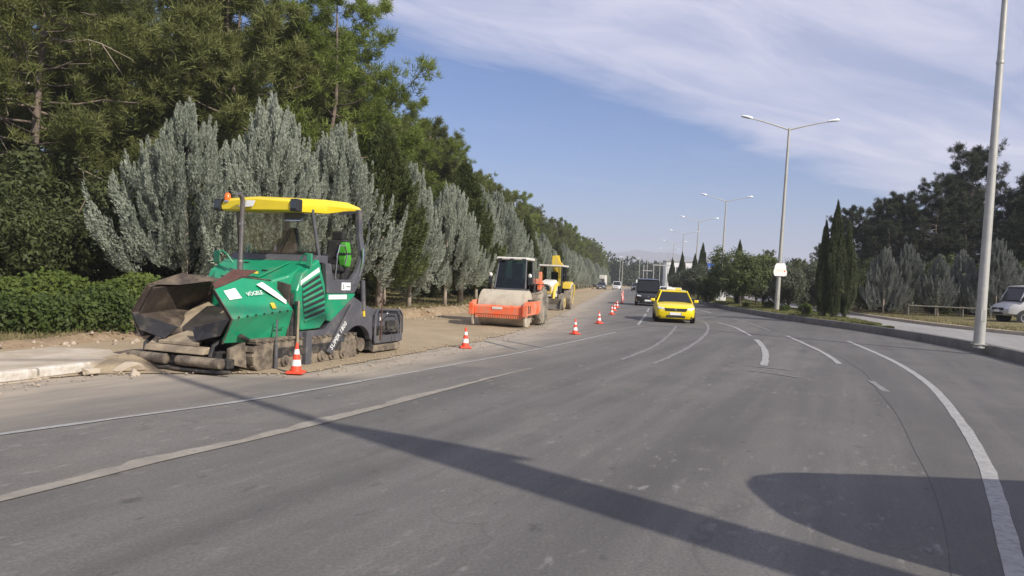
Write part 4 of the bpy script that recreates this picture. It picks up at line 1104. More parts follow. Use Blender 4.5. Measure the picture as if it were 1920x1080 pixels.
# hopper
for s in (-1, 1):
    wing = pv('hopper_wing', MB().loft([
        [(2.62, s * 0.86, 0.50), (2.62, s * 1.05, 0.90), (2.66, s * 0.70, 1.36), (2.62, s * 0.66, 1.34), (2.58, s * 0.98, 0.90), (2.58, s * 0.80, 0.55)],
        [(1.95, s * 0.88, 0.49), (1.95, s * 1.06, 0.96), (2.0, s * 0.66, 1.55), (1.96, s * 0.62, 1.53), (1.92, s * 0.99, 0.96), (1.92, s * 0.82, 0.54)],
        [(1.14, s * 0.92, 0.47), (1.14, s * 1.06, 1.02), (1.25, s * 0.66, 1.50), (1.25, s * 0.62, 1.48), (1.14, s * 0.99, 1.02), (1.14, s * 0.86, 0.52)]]), 'green_paint' if s > 0 else 'bitumen_steel', bevel=0.012)
    inn = MB().loft([[(2.60, s * 0.32, 0.50), (2.57, s * 0.965, 0.88), (2.60, s * 0.64, 1.325), (2.62, s * 0.62, 1.31), (2.56, s * 0.92, 0.87), (2.58, s * 0.32, 0.46)],
                     [(1.2, s * 0.32, 0.72), (1.2, s * 0.975, 1.0), (1.25, s * 0.60, 1.47), (1.25, s * 0.58, 1.44), (1.2, s * 0.93, 0.98), (1.2, s * 0.32, 0.68)]])
    pv('wing_lining', inn, 'bitumen_steel', wing)
    # dark front wear plate of the wing
    pv('wear_plate', MB().plate([(2.52, s * 0.16, 0.70), (2.63, s * 0.34, 0.50), (2.66, s * 0.84, 0.62), (2.66, s * 1.02, 0.90), (2.56, s * 0.62, 0.80)], 0.02), 'dark_steel', wing)
    for k_ in range(7): pv('bolt', MB().lathe([(0.018, 0), (0.016, 0.012)], (1.3 + 0.2 * k_, s * 1.06, 0.93 + 0.012 * (6 - k_)), 'y', 8), 'dark_steel', wing)
    pv('wing_handle', MB().tube([(1.55, s * 1.0, 0.72), (1.55, s * 1.06, 0.74), (1.35, s * 1.06, 0.74), (1.35, s * 1.0, 0.72)], 0.012, 6), 'green_paint', wing)
    pv('wing_edge', MB().tube([(2.63, s * 0.87, 0.50), (2.63, s * 1.05, 0.90), (2.67, s * 0.69, 1.365), (2.0, s * 0.65, 1.56), (1.26, s * 0.65, 1.51)], 0.014, 6), 'bitumen_steel', wing)
    pv('wing_cylinder', MB().tube([(1.75, s * 0.8, 0.42), (2.35, s * 0.98, 0.62)], 0.035), 'dark_steel', wing)
pv('rim_plate', MB().plate([(2.64, -0.70, 1.37), (2.02, -0.66, 1.56), (1.4, -0.64, 1.52), (1.4, -0.2, 1.50), (1.9, -0.1, 1.46), (2.2, -0.45, 1.38)], 0.02), 'bitumen_steel')
pv('flashing', MB().plate([(2.66, 0.71, 1.38), (2.55, 0.55, 1.44), (1.75, 0.25, 1.68), (1.45, 0.50, 1.68), (1.9, 0.66, 1.58)], 0.018), 'rust_steel')
pv('hopper_floor', MB().loft([[(2.66, -0.42, 0.47), (2.66, 0.42, 0.47), (2.66, 0.42, 0.43), (2.66, -0.42, 0.43)], [(2.3, -0.2, 0.62), (2.3, 0.2, 0.62), (2.3, 0.2, 0.5), (2.3, -0.2, 0.5)], [(1.1, -0.42, 0.95), (1.1, 0.42, 0.95), (1.1, 0.4, 0.6), (1.1, -0.4, 0.6)]]), 'hopper_sand')
pv('hopper_back_wall', MB().plate([(1.12, -0.98, 0.5), (1.12, -0.98, 1.45), (1.12, -0.5, 1.55), (1.12, 0.5, 1.55), (1.12, 0.98, 1.45), (1.12, 0.98, 0.5)], -0.05), 'bitumen_steel')
pv('sand_pile', MB().loft([[(2.15, -0.66, 0.66), (2.15, 0.15, 0.60), (2.15, 0.2, 0.5), (2.15, -0.62, 0.5)], [(1.7, -0.82, 0.90), (1.7, 0.05, 0.78), (1.7, 0.3, 0.6), (1.7, -0.8, 0.6)], [(1.15, -0.90, 1.10), (1.15, 0.1, 0.95), (1.15, 0.4, 0.6), (1.15, -0.8, 0.6)]]), 'hopper_sand', bevel=0.06)
pv('front_lip', MB().prism([(2.60, 0.43), (2.74, 0.40), (2.78, 0.31), (2.6, 0.31)], 'y', -0.62, 0.62), 'hopper_sand', bevel=0.02)
pv('apron', MB().box((2.5, 0, 0.30), (0.2, 1.5, 0.12)), 'black_rubber', bevel=0.02)
pv('apron_arm', MB().tube([(2.35, -0.80, 0.55), (2.62, -0.74, 0.40), (2.66, -0.70, 0.26)], 0.035), 'dark_steel')
pv('apron_arm', MB().tube([(2.35, 0.72, 0.60), (2.62, 0.68, 0.45), (2.66, 0.66, 0.28)], 0.035), 'dark_steel')
for s in (-1, 1):
    pv('push_roller', MB().lathe([(0.03, -0.46), (0.075, -0.45), (0.085, -0.3), (0.08, -0.1), (0.085, 0.1), (0.08, 0.3), (0.085, 0.42), (0.03, 0.46)], (2.76, s * 0.56, 0.20), 'y', 16), 'muddy_track', smooth='a')
pv('bumper_beam', MB().box((2.62, 0, 0.19), (0.16, 2.1, 0.15)), 'dark_steel', bevel=0.02)
pv('bumper_bar', MB().tube([(2.72, -1.12, 0.075), (2.78, -0.5, 0.06), (2.78, 0.5, 0.06), (2.72, 1.12, 0.075)], 0.03), 'dark_steel')
pv('track_scraper', MB().plate([(2.15, 0.95, 0.08), (2.55, 0.95, 0.18), (2.55, 0.95, 0.42), (2.2, 0.95, 0.5)], 0.06), 'muddy_track')
pv('fender_deck', MB().box((1.55, 0.88, 0.52), (1.05, 0.36, 0.05)), 'muddy_track', bevel=0.01)
pv('fender_deck', MB().box((1.55, -0.88, 0.52), (1.05, 0.36, 0.05)), 'muddy_track', bevel=0.01)
# green engine body with slatted side pods
hood = pv('hood', MB().loft([
    [(1.28, -0.62, 1.50), (1.28, 0.62, 1.50), (1.28, 0.62, 0.9), (1.28, -0.62, 0.9)],
    [(1.02, -0.86, 1.62), (1.02, 0.86, 1.62), (1.02, 0.86, 0.8), (1.02, -0.86, 0.8)],
    [(0.45, -0.92, 1.90), (0.45, 0.92, 1.90), (0.45, 0.92, 0.8), (0.45, -0.92, 0.8)],
    [(0.15, -0.92, 1.93), (0.15, 0.92, 1.93), (0.15, 0.92, 0.8), (0.15, -0.92, 0.8)]]), 'green_paint', bevel=0.04)
pv('hood_panel', MB().plate([(1.22, -0.50, 1.545), (1.22, 0.35, 1.545), (0.60, 0.55, 1.845), (0.60, -0.62, 1.845)], 0.02), 'green_paint', hood, bevel=0.006)
pv('latch', MB().box((1.0, 0.3, 1.68), (0.05, 0.10, 0.03)), 'dark_plastic', hood)
pv('latch', MB().box((0.72, -0.35, 1.81), (0.05, 0.10, 0.03)), 'dark_plastic', hood)
for s in (-1, 1):
    prof = [(1.04, 1.35), (0.90, 1.66), (0.42, 1.93), (0.20, 1.45), (0.13, 1.0), (0.15, 0.78), (0.32, 0.645), (0.88, 0.63), (1.03, 1.11)]
    pod = pv('side_pod', MB().prism(prof, 'y', s * 0.84, s * W), 'green_paint', bevel=0.035, seg=3)
    q = [(0.90, 1.47), (0.42, 1.68), (0.21, 1.25), (0.19, 0.90), (0.78, 0.80), (0.88, 1.12)]
    pv('grille_backing', MB().prism(q, 'y', s * (W - 0.01), s * (W + 0.004)), 'black_decal', pod)
    for i in range(8):
        t = i / 7
        xa_, xb_ = 0.91 - 0.10 * t, 0.43 - 0.235 * min(1, t * 1.3)
        za, zb_ = 1.455 - 0.655 * t, 1.665 - 0.735 * t
        sl = MB().loft([[(xa_, s * W, za + 0.028), (xa_, s * (W + 0.028), za + 0.004), (xa_, s * (W + 0.022), za - 0.02), (xa_, s * W, za - 0.014)],
                        [(xb_, s * W, zb_ + 0.028), (xb_, s * (W + 0.028), zb_ + 0.004), (xb_, s * (W + 0.022), zb_ - 0.02), (xb_, s * W, zb_ - 0.014)]])
        pv('slat', sl, 'green_paint', pod)
    pv('stripe_decal', MB().plate([(0.955, s * (W + 0.006), 1.525), (0.43, s * (W + 0.006), 1.78), (0.40, s * (W + 0.006), 1.695), (0.95, s * (W + 0.006), 1.44)], 0.003), 'white_decal', pod)
    # wing decals
    def wg(x, t):   # a point on the sloping upper wing panel
        f = (2.62 - x) / 1.45
        y0, z0 = 1.062, 0.90 + 0.11 * f; y1, z1 = 0.68, 1.36 + 0.20 * math.sin(min(f, 1) * pi * 0.85)
        return (x, s * (y0 + (y1 - y0) * t + 0.012), z0 + (z1 - z0) * t + 0.012)
    if s == 1:
        pv('white_patch', MB().plate([wg(2.50, 0.55), wg(2.24, 0.50), wg(2.28, 0.80), wg(2.52, 0.84)], 0.003), 'white_decal')
        pv('white_bar', MB().plate([wg(1.78, 0.78), wg(1.26, 0.20), wg(1.19, 0.34), wg(1.34, 0.62), wg(1.60, 0.86)], 0.003), 'white_decal')
        pv('warning_decal', MB().plate([wg(1.66, 0.10), wg(1.56, 0.10), wg(1.56, 0.26), wg(1.66, 0.26)], 0.003), 'yellow_decal')
        a, b_, c_ = Vector(wg(2.12, 0.50)), Vector(wg(1.75, 0.50)), Vector(wg(2.12, 0.75))
        text('lettering', 'VÖGELE', 0.105, 'white_decal', PV, a + Vector((0, 0.012, 0.010)), b_ - a, c_ - a)
pv('yellow_mark', MB().box((1.30, 0.30, 1.64), (0.08, 0.14, 0.04)), 'yellow_decal', hood)
pv('side_recess', MB().prism([(1.14, 0.55), (1.14, 1.3), (0.9, 1.3), (0.9, 0.55)], 'y', -0.98, 0.98), 'dark_steel')
ex = pv('exhaust_pipe', MB().tube([(1.16, -0.12, 1.52), (1.15, -0.125, 2.92), (1.18, -0.125, 2.99), (1.25, -0.125, 3.04)], 0.045, 14), 'exhaust_steel', smooth='a')
pv('pipe_clamp', MB().lathe([(0.05, -0.02), (0.052, 0.02)], (1.155, -0.124, 2.5), 'z', 14), 'chrome', ex)
pv('pipe_base', MB().lathe([(0.05, 0), (0.055, 0.22), (0.047, 0.25)], (1.16, -0.12, 1.60), 'z', 14), 'exhaust_steel', ex)
# operator platform
pv('console_sill', MB().prism([(0.50, 1.88), (0.36, 2.0), (0.05, 2.0), (0.05, 1.85)], 'y', -0.98, 0.98), 'grey_paint', bevel=0.015)
for s in (-1, 1):
    pv('platform_side', MB().prism([(0.20, 1.86), (0.02, 1.86), (-0.06, 1.56), (-0.68, 1.56), (-0.90, 1.75), (-0.95, 1.45), (-0.80, 1.29), (0.12, 1.29)], 'y', s * 0.94, s * (W - 0.01)), 'grey_paint', bevel=0.015)
    pv('lower_wedge', MB().prism([(0.125, 1.285), (-0.83, 1.285), (-0.80, 1.24), (-0.02, 0.76), (0.14, 0.79)], 'y', s * 0.93, s * (W - 0.005)), 'green_paint', bevel=0.012)
    pv('white_strip', MB().box((-0.22, s * (W - 0.003), 1.225), (0.60, 0.008, 0.085)), 'white_decal')
    arch = [(-0.42 - 0.02, 0.32)] + [(-1.0 + 0.48 * cos(a), 0.28 + 0.36 * sin(a)) for a in np.linspace(0.15, pi - 0.15, 10)] + [(-1.56, 0.30), (-1.54, 0.98), (-1.30, 1.03), (-0.82, 1.22), (-0.03, 0.745), (0.16, 0.62), (0.90, 0.615), (0.90, 0.50), (0.05, 0.50)]
    pv('side_skirt', MB().prism(arch, 'y', s * 0.90, s * (W - 0.02)), 'grey_paint', bevel=0.012)
    arm = pv('tow_arm', MB().prism([(0.12, 0.20), (-0.02, 0.14), (-0.86, 1.00), (-0.66, 1.10)], 'y', s * (W + 0.002), s * (W + 0.05)), 'grey_paint', bevel=0.015)
    if s == 1:
        text('lettering', 'SUPER 1800', 0.135, 'white_decal', PV, Vector((-0.005, W + 0.056, 0.215)), Vector((-0.42, 0, 0.43)), Vector((0.43, 0, 0.42)))
        lb = pv('sticker', MB().box((-0.48, W + 0.0, 1.43), (0.30, 0.012, 0.15)), 'white_decal')
        text('sticker_mark', 'S', 0.12, 'black_decal', lb, Vector((-0.36, W + 0.009, 1.385)), (-1, 0, 0), (0, 0, 1), 0.002)
        pv('print_line', MB().box((-0.545, W + 0.008, 1.425), (0.12, 0.004, 0.016)), 'black_decal', lb)
        pv('white_label', MB().box((-0.10, W - 0.014, 0.93), (0.10, 0.012, 0.09)), 'white_decal')
    pv('auger_plate', MB().box((-1.05, s * 0.60, 0.32), (0.50, 0.04, 0.5)), 'muddy_track')
    pv('support_leg', MB().box((0.72, s * (W + 0.02), 0.31), (0.17, 0.10, 0.60)), 'grey_paint', bevel=0.012)
    pv('lifting_cylinder', MB().tube([(-1.10, s * (W - 0.02), 1.55), (-1.17, s * (W - 0.02), 0.95)], 0.05, 12), 'grey_paint', smooth='a')
    pv('cylinder_rod', MB().tube([(-1.165, s * (W - 0.02), 1.0), (-1.20, s * (W - 0.02), 0.82)], 0.03, 10), 'yellow_decal')
    # canopy posts
    pv('front_post', MB().tube([(0.22, s * 0.92, 1.86), (0.44, s * 0.86, 2.84)], 0.035, 10), 'grey_paint', smooth='a')
    pv('rear_post', MB().loft([[(x + dx, s * (W - 0.05 - 0.10 * (z > 2.4) + dy), z) for dx, dy in ((-w_, -.05), (w_, -.05), (w_, .05), (-w_, .05))] for x, z, w_ in ((-0.80, 1.45, 0.12), (-0.99, 1.78, 0.10), (-1.09, 2.05, 0.075), (-1.10, 2.5, 0.065), (-1.06, 2.98, 0.06))]), 'grey_paint', bevel=0.015)
    pv('rear_hose', MB().tube([(-1.13, s * W, 2.2), (-1.20, s * (W + .03), 2.4), (-1.19, s * (W + .02), 2.7), (-1.12, s * W, 2.9)], 0.009, 6), 'grey_paint')
    pv('grab_rail', MB().tube([(-0.10, s * W, 1.58), (-0.12, s * (W + .02), 2.05), (-0.18, s * (W + .02), 2.22), (-0.36, s * (W + .02), 2.22), (-0.45, s * (W + .02), 2.05), (-0.42, s * W, 1.85)], 0.016, 6), 'chrome')
    pv('rear_rail', MB().tube([(-0.93, s * W, 1.62), (-0.98, s * (W + .04), 1.9), (-1.0, s * (W + .03), 2.2)], 0.018, 6), 'chrome')
    # mirror loops
    mi = pv('mirror_arm', MB().tube([(0.62, s * 0.70, 1.74), (0.68, s * 0.85, 1.95), (0.70, s * 0.95, 2.02), (0.72, s * 1.06, 2.0)], 0.014, 6), 'green_paint')
    pv('mirror', MB().box((0.73, s * 1.06, 1.90), (0.05, 0.11, 0.24)), 'green_paint', mi, bevel=0.015)
    lo_ = 0.93 if s > 0 else 0.78
    lamp = pv('work_lamp', MB().box((1.0, s * lo_, 2.86), (0.16, 0.16, 0.22)), 'dark_plastic', bevel=0.02)
    pv('lamp_lens', MB().box((1.085, s * lo_, 2.87), (0.012, 0.12, 0.14)), 'window_dark', lamp)
    pv('lamp_bracket', MB().tube([(0.98, s * lo_, 2.97), (0.9, s * lo_ * 0.85, 2.92)], 0.018, 6), 'chrome', lamp)
can = pv('canopy', MB().loft([
    [(1.06, y_ * 0.92 + 0.075, z_) for y_, z_ in ((-0.82, 2.77), (0.82, 2.77), (0.84, 2.84), (0.79, 2.93), (0, 2.97), (-0.79, 2.93), (-0.84, 2.84))],
    [(0.98, y_ * 0.92 + 0.075, z_) for y_, z_ in ((-0.85, 2.75), (0.85, 2.75), (0.87, 2.86), (0.81, 2.98), (0, 3.02), (-0.81, 2.98), (-0.87, 2.86))],
    [(0.0, y_ * 0.94 + 0.06, z_) for y_, z_ in ((-0.87, 2.80), (0.87, 2.80), (0.89, 2.95), (0.82, 3.07), (0, 3.11), (-0.82, 3.07), (-0.89, 2.95))],
    [(-0.75, y_ * 0.96 + 0.04, z_) for y_, z_ in ((-0.87, 2.92), (0.87, 2.92), (0.89, 2.99), (0.82, 3.10), (0, 3.13), (-0.82, 3.10), (-0.89, 2.99))],
    [(-1.22, y_, z_) for y_, z_ in ((-0.84, 2.96), (0.84, 2.96), (0.86, 3.0), (0.80, 3.05), (0, 3.08), (-0.80, 3.05), (-0.86, 3.0))]]), 'yellow_paint', bevel=0.012, smooth='a')
pv('side_cutout', MB().prism([(-0.40, 2.835), (-0.52, 2.90), (-0.95, 2.945), (-1.15, 2.955), (-1.1, 2.915), (-0.5, 2.83)], 'y', 0.86, 0.895), 'dark_plastic', can)
pv('canopy_label', MB().plate([(1.085, 0.10, 2.935), (1.095, 0.06, 2.83), (1.095, -0.22, 2.81), (1.095, -0.30, 2.84), (1.09, -0.16, 2.85), (1.085, -0.10, 2.94)], 0.004), 'white_decal', can)
bc = pv('beacon', MB().lathe([(0.055, 0), (0.06, 0.04), (0.05, 0.12), (0.02, 0.15)], (1.03, -0.58, 2.93), 'z', 14), 'orange_lens', smooth='a')
pv('beacon_base', MB().lathe([(0.065, 0), (0.065, 0.03)], (1.03, -0.58, 2.905), 'z', 14), 'chrome', bc)
pv('display_box', MB().box((0.52, 0.52, 2.70), (0.05, 0.40, 0.17)), 'grey_paint', bevel=0.01)
pv('display_edge', MB().box((0.555, 0.52, 2.625), (0.012, 0.38, 0.02)), 'chrome')
pv('windscreen', MB().plate([(0.30, -0.94, 2.0), (0.30, 0.94, 2.0), (0.45, 0.84, 2.76), (0.45, -0.84, 2.76)], 0.006), 'clear_glass')
pv('wiper', MB().tube([(0.36, 0.05, 2.02), (0.43, 0.35, 2.45)], 0.009, 5), 'dark_plastic')
pv('platform_floor', MB().box((-0.45, 0, 1.42), (0.95, 1.86, 0.06)), 'dark_steel')
for y_ in (0.62, -0.62):
    st = pv('seat', MB().box((-0.52, y_, 1.78), (0.42, 0.46, 0.14)), 'black_rubber', bevel=0.05)
    pv('backrest', MB().box((-0.74, y_, 2.08), (0.13, 0.44, 0.55), Matrix.Rotation(R(-10), 3, 'Y')), 'black_rubber', st, bevel=0.05)
    pv('headrest', MB().box((-0.80, y_, 2.43), (0.10, 0.27, 0.20)), 'black_rubber', st, bevel=0.04)
    pv('seat_base', MB().box((-0.52, y_, 1.57), (0.3, 0.3, 0.28)), 'dark_steel', st)
pv('control_desk', MB().loft([[(0.02, -0.85, 1.95), (0.02, 0.85, 1.95), (0.02, 0.85, 2.08), (0.02, -0.85, 2.08)], [(-0.25, -0.8, 1.92), (-0.25, 0.8, 1.92), (-0.25, 0.8, 2.02), (-0.25, -0.8, 2.02)]]), 'dark_plastic', bevel=0.02)
pv('control_column', MB().box((-0.1, 0.05, 2.22), (0.12, 0.18, 0.62)), 'dark_plastic', bevel=0.03)
pv('rear_box', MB().box((-0.95, 0, 1.75), (0.3, 1.5, 0.6)), 'dark_steel', bevel=0.03)
vs = empty('safety_vest', (0, 0, 0), 0, 'bright green safety vest hanging over the seat on the paver', 'vest')
m = PV.matrix_basis
bpy.context.view_layer.update()
mw = PV.matrix_world
def at(x, y, z): return tuple(mw @ Vector((x, y, z)))
vmb = MB().loft([[at(-0.80, y_, 2.31) for y_ in (0.76, 0.90)] + [at(-0.66, y_, 2.30) for y_ in (0.90, 0.76)],
                 [at(-0.82, y_, 2.16) for y_ in (0.73, 0.92)] + [at(-0.62, y_, 2.15) for y_ in (0.92, 0.73)],
                 [at(-0.84, y_, 1.98) for y_ in (0.74, 0.93)] + [at(-0.60, y_, 1.96) for y_ in (0.93, 0.75)],
                 [at(-0.80, y_, 1.80) for y_ in (0.76, 0.92)] + [at(-0.62, y_, 1.82) for y_ in (0.92, 0.78)]])
obj('cloth', vmb, 'vest_green', vs, bevel=0.03)
vb = MB().loft([[at(-0.845, y_, 2.10) for y_ in (0.725, 0.93)] + [at(-0.60, y_, 2.09) for y_ in (0.93, 0.725)], [at(-0.85, y_, 2.06) for y_ in (0.725, 0.93)] + [at(-0.595, y_, 2.05) for y_ in (0.93, 0.725)]])
obj('reflective_band', vb, 'dark_plastic', vs)
# screed at the rear
sc = pv('screed', MB().box((-2.1, 0, 0.34), (1.15, 2.0, 0.50)), 'dark_steel', bevel=0.02)
for s in (-1, 1):
    pv('screed_end_plate', MB().prism([(-1.54, 0.30), (-1.56, 0.92), (-1.70, 0.96), (-2.70, 0.93), (-2.82, 0.84), (-2.84, 0.20), (-1.62, 0.20)], 'y', s * 0.93, s * 0.985), 'grey_paint', sc, bevel=0.012)
    pv('end_shoe', MB().box((-2.2, s * 0.97, 0.12), (1.1, 0.10, 0.15)), 'muddy_track', sc, bevel=0.02)
    pv('guard_frame', MB().tube([(-1.60, s * 1.06, 0.28), (-1.60, s * 1.06, 0.84), (-1.72, s * 1.06, 0.95), (-2.62, s * 1.06, 0.91), (-2.74, s * 1.06, 0.80), (-2.76, s * 1.06, 0.40)], 0.024, 8), 'grey_paint', sc, smooth='a')
    for x in (-1.78, -1.9, -2.3, -2.45): pv('guard_bar', MB().tube([(x, s * 1.05, 0.22), (x, s * 1.05, 0.56)], 0.018, 6), 'dark_steel', sc)
    pv('hydraulic_block', MB().box((-2.32, s * 1.03, 0.60), (0.40, 0.08, 0.20)), 'dark_steel', sc, bevel=0.015)
    pv('hose', MB().tube([(-1.9, s * 1.04, 0.7), (-2.15, s * 1.08, 0.86), (-2.5, s * 1.07, 0.84), (-2.66, s * 1.05, 0.6)], 0.016, 6), 'black_rubber', sc)
    pv('hose', MB().tube([(-2.0, s * 1.03, 0.45), (-2.2, s * 1.09, 0.52), (-2.55, s * 1.07, 0.46)], 0.016, 6), 'black_rubber', sc)
    pv('foot_step', MB().box((-2.35, s * 1.05, 0.47), (0.55, 0.14, 0.03)), 'dark_steel', sc)
    pv('cross_bar', MB().box((-2.2, s * 1.03, 0.31), (1.15, 0.06, 0.16)), 'grey_paint', sc, bevel=0.01)
    pv('sticker', MB().box((-1.92, s * 1.0, 0.74), (0.07, 0.02, 0.07)), 'white_decal', sc)
    pv('sticker', MB().box((-2.2, s * 0.99, 0.86), (0.05, 0.02, 0.05)), 'white_decal', sc)
pv('level_stick', MB().tube([(-1.80, 1.09, 0.3), (-1.80, 1.09, 1.22)], 0.014, 6), 'rust_steel')
pv('screed_walkway', MB().box((-2.45, 0, 0.74), (0.55, 1.85, 0.05)), 'dark_steel')
pv('auger', MB().tube([(-1.35, -0.9, 0.22), (-1.35, 0.9, 0.22)], 0.14, 12), 'muddy_track')
pv('side_rod', MB().tube([(1.60, 1.09, 0.42), (1.60, 1.09, 0.86)], 0.018, 8), 'chrome')
pv('rod_sleeve', MB().tube([(1.60, 1.09, 0.02), (1.60, 1.09, 0.44)], 0.03, 8), 'grey_paint')
pv('levelling_pole', MB().tube([(1.04, 1.10, 0.22), (1.05, 1.10, 1.17)], 0.022, 8), 'hopper_sand')
pv('pole_bracket', MB().box((1.06, 1.08, 1.13), (0.10, 0.05, 0.06)), 'dark_plastic')

# ------------------------------------------------------------------ soil compactor
RL = empty('roller', (-0.20, 26.45, 0.02), R(-90 - 16), 'orange single drum roller with a dark glass cab parked on the dirt', 'road roller')
RL.scale = (1.0, 0.86, 1.0)
def rl(name, mb, mat, par=None, **k): return obj(name, mb, mat, par or RL, **k)
dr = rl('drum', MB().lathe([(0.0, -0.98), (0.60, -0.98), (0.64, -0.96), (0.64, 0.96), (0.60, 0.98), (0.0, 0.98)], (0, 0, 0.64), 'y', 56), 'drum_steel', smooth='a')
rl('drum_hub', MB().lathe([(0.28, 0), (0.26, 0.06), (0.1, 0.08)], (0, 0.98, 0.64), 'y', 20), 'dark_steel', dr)
bm_ = rl('front_beam', MB().prism([(0.70, 0.42), (0.70, 0.74), (0.80, 0.76), (0.86, 0.70), (0.86, 0.44), (0.80, 0.40)], 'y', -1.02, 1.02), 'orange_paint', bevel=0.015)
for i in range(21):
    y_ = -0.95 + 1.9 * i / 20
    rl('scraper_tooth', MB().prism([(y_ - 0.036, 0.43), (y_ + 0.036, 0.43), (y_ + 0.024, 0.31), (y_ - 0.024, 0.31)], 'x', 0.80, 0.84), 'orange_paint', bm_)
rl('worn_plate', MB().box((0.868, -0.05, 0.66), (0.012, 0.42, 0.085)), 'machine_white', bm_)
for s in (-1, 1):
    rl('side_frame', MB().prism([(0.88, 0.42), (0.88, 0.82), (0.70, 0.90), (-1.15, 0.90), (-1.25, 0.60), (-0.9, 0.44)], 'y', s * 1.03, s * 1.17), 'orange_paint', bevel=0.02)
    for x in (0.62, 0.40): rl('frame_slot', MB().box((x, s * 1.172, 0.64), (0.11, 0.012, 0.26)), 'dark_steel')
    rl('frame_corner', MB().box((0.90, s * 1.12, 0.60), (0.10, 0.20, 0.42)), 'orange_paint', bevel=0.02)
    rl('scraper_leg', MB().prism([(0.92, 0.42), (0.62, 0.42), (0.70, 0.06), (0.80, 0.06)], 'y', s * 1.06, s * 1.12), 'drum_steel')
    rl('drum_mount', MB().box((-0.15, s * 1.02, 0.72), (0.6, 0.10, 0.5)), 'dark_steel', bevel=0.02)
    # tyres
    ty = rl('tyre', MB().lathe([(0.40, -0.24), (0.58, -0.25), (0.66, -0.21), (0.70, -0.12), (0.71, 0.0), (0.70, 0.12), (0.66, 0.21), (0.58, 0.25), (0.40, 0.24)], (-1.85, s * 0.90, 0.70), 'y', 40), 'dusty_tyre', smooth='a')
    for k in range(18):
        a = 2 * pi * k / 18
        M_ = Matrix.Rotation(-a, 3, 'Y')
        for e in (-1, 1):
            rl('tread_lug', MB().box(Vector((-1.85, s * 0.90, 0.70)) + M_ @ Vector((0.715, e * 0.11, 0.03 * e)), (0.05, 0.20, 0.06), M_ @ Matrix.Rotation(R(25 * e), 3, 'X')), 'dusty_tyre', ty)
    rl('rim', MB().lathe([(0.41, -0.02), (0.41, 0.02), (0.36, 0.03), (0.30, -0.06), (0.12, -0.06), (0.10, 0.02), (0.0, 0.02)], (-1.85, s * 1.10, 0.70), 'y', 28), 'machine_white', ty)
    rl('fender', MB().box((-1.9, s * 0.86, 1.50), (1.2, 0.40, 0.05)), 'dark_steel', bevel=0.015)
rl('rear_frame', MB().box((-1.9, 0, 0.85), (2.2, 1.1, 0.5)), 'dark_steel', bevel=0.03)
rl('articulation', MB().box((-0.95, 0, 0.70), (0.5, 0.6, 0.4)), 'dark_steel', bevel=0.03)
rl('engine_hood', MB().prism([(-1.95, 1.1), (-1.95, 1.72), (-3.0, 1.60), (-3.25, 1.3), (-3.25, 0.85), (-2.0, 0.85)], 'y', -0.75, 0.75), 'orange_paint', bevel=0.05)
rl('hood_corner', MB().prism([(-1.30, 1.30), (-1.30, 1.50), (-1.45, 1.98), (-1.55, 1.98), (-1.60, 1.30)], 'y', 0.92, 1.06), 'orange_paint', bevel=0.02)
cb = rl('cab', MB().box((-1.35, -0.12, 1.22), (1.15, 1.36, 0.22)), 'grey_paint', bevel=0.03)
x0, x1, x2, x3 = -0.80, -1.92, -0.98, -1.90     # foot front, foot rear, roof front, roof rear
cy0, cy1 = -0.80, 0.56
zb_, zt = 1.32, 2.36
for (xa_, xb_) in ((x0, x2), (x1, x3)):
    for y_, yt in ((cy0, cy0 + 0.10), (cy1, cy1 - 0.06)):
        rl('cab_post', MB().tube([(xa_, y_, zb_), (xb_, yt, zt)], 0.042, 8), 'grey_paint', cb)
rl('windscreen', MB().plate([(x0, cy0 + .04, zb_), (x0, cy1 - .04, zb_), (x2, cy1 - .10, zt), (x2, cy0 + .14, zt)], 0.008), 'cab_glass', cb)
rl('side_window', MB().plate([(x0, cy1, zb_), (x1, cy1, zb_), (x3, cy1 - .06, zt), (x2, cy1 - .06, zt)], 0.008), 'cab_glass', cb)
rl('side_window', MB().plate([(x0, cy0, zb_), (x1, cy0, zb_), (x3, cy0 + .10, zt), (x2, cy0 + .10, zt)], 0.008), 'cab_glass', cb)
rl('rear_window', MB().plate([(x1, cy0 + .04, zb_), (x1, cy1 - .04, zb_), (x3, cy1 - .10, zt), (x3, cy0 + .14, zt)], 0.008), 'cab_glass', cb)
rf = rl('cab_roof', MB().box((-1.42, -0.10, 2.42), (1.20, 1.36, 0.10)), 'machine_white', cb, bevel=0.04)
for y_ in (-0.60, -0.08, 0.45): rl('roof_lamp', MB().box((-0.81, y_, 2.37), (0.06, 0.16, 0.09)), 'dark_plastic', cb)
rl('seat', MB().box((-1.45, -0.10, 1.62), (0.45, 0.5, 0.14)), 'black_rubber', cb, bevel=0.04)
rl('backrest', MB().box((-1.66, -0.10, 1.95), (0.14, 0.48, 0.62)), 'black_rubber', cb, bevel=0.05)
rl('steering_column', MB().tube([(-1.0, -0.1, 1.3), (-1.15, -0.1, 1.80)], 0.04, 8), 'dark_plastic', cb)
rl('steering_wheel', MB().lathe([(0.20, 0), (0.215, 0.015), (0.20, 0.03), (0.185, 0.015)], (-1.16, -0.1, 1.80), 'z', 20), 'dark_plastic', cb)
for s, y_ in ((-1, -1.02), (1, 0.72)):
    ma = rl('mirror_arm', MB().tube([(-0.95, y_ - s * 0.22, 1.9), (-0.9, y_, 1.75), (-0.9, y_, 1.35)], 0.018, 6), 'dark_plastic')
    rl('mirror', MB().box((-0.88, y_, 1.62), (0.06, 0.18, 0.30)), 'dark_plastic', ma, bevel=0.02)
    rl('head_lamp', MB().lathe([(0.075, 0), (0.085, 0.04), (0.03, 0.08)], (-0.90, y_, 1.80), 'x', 14), 'machine_white', ma)
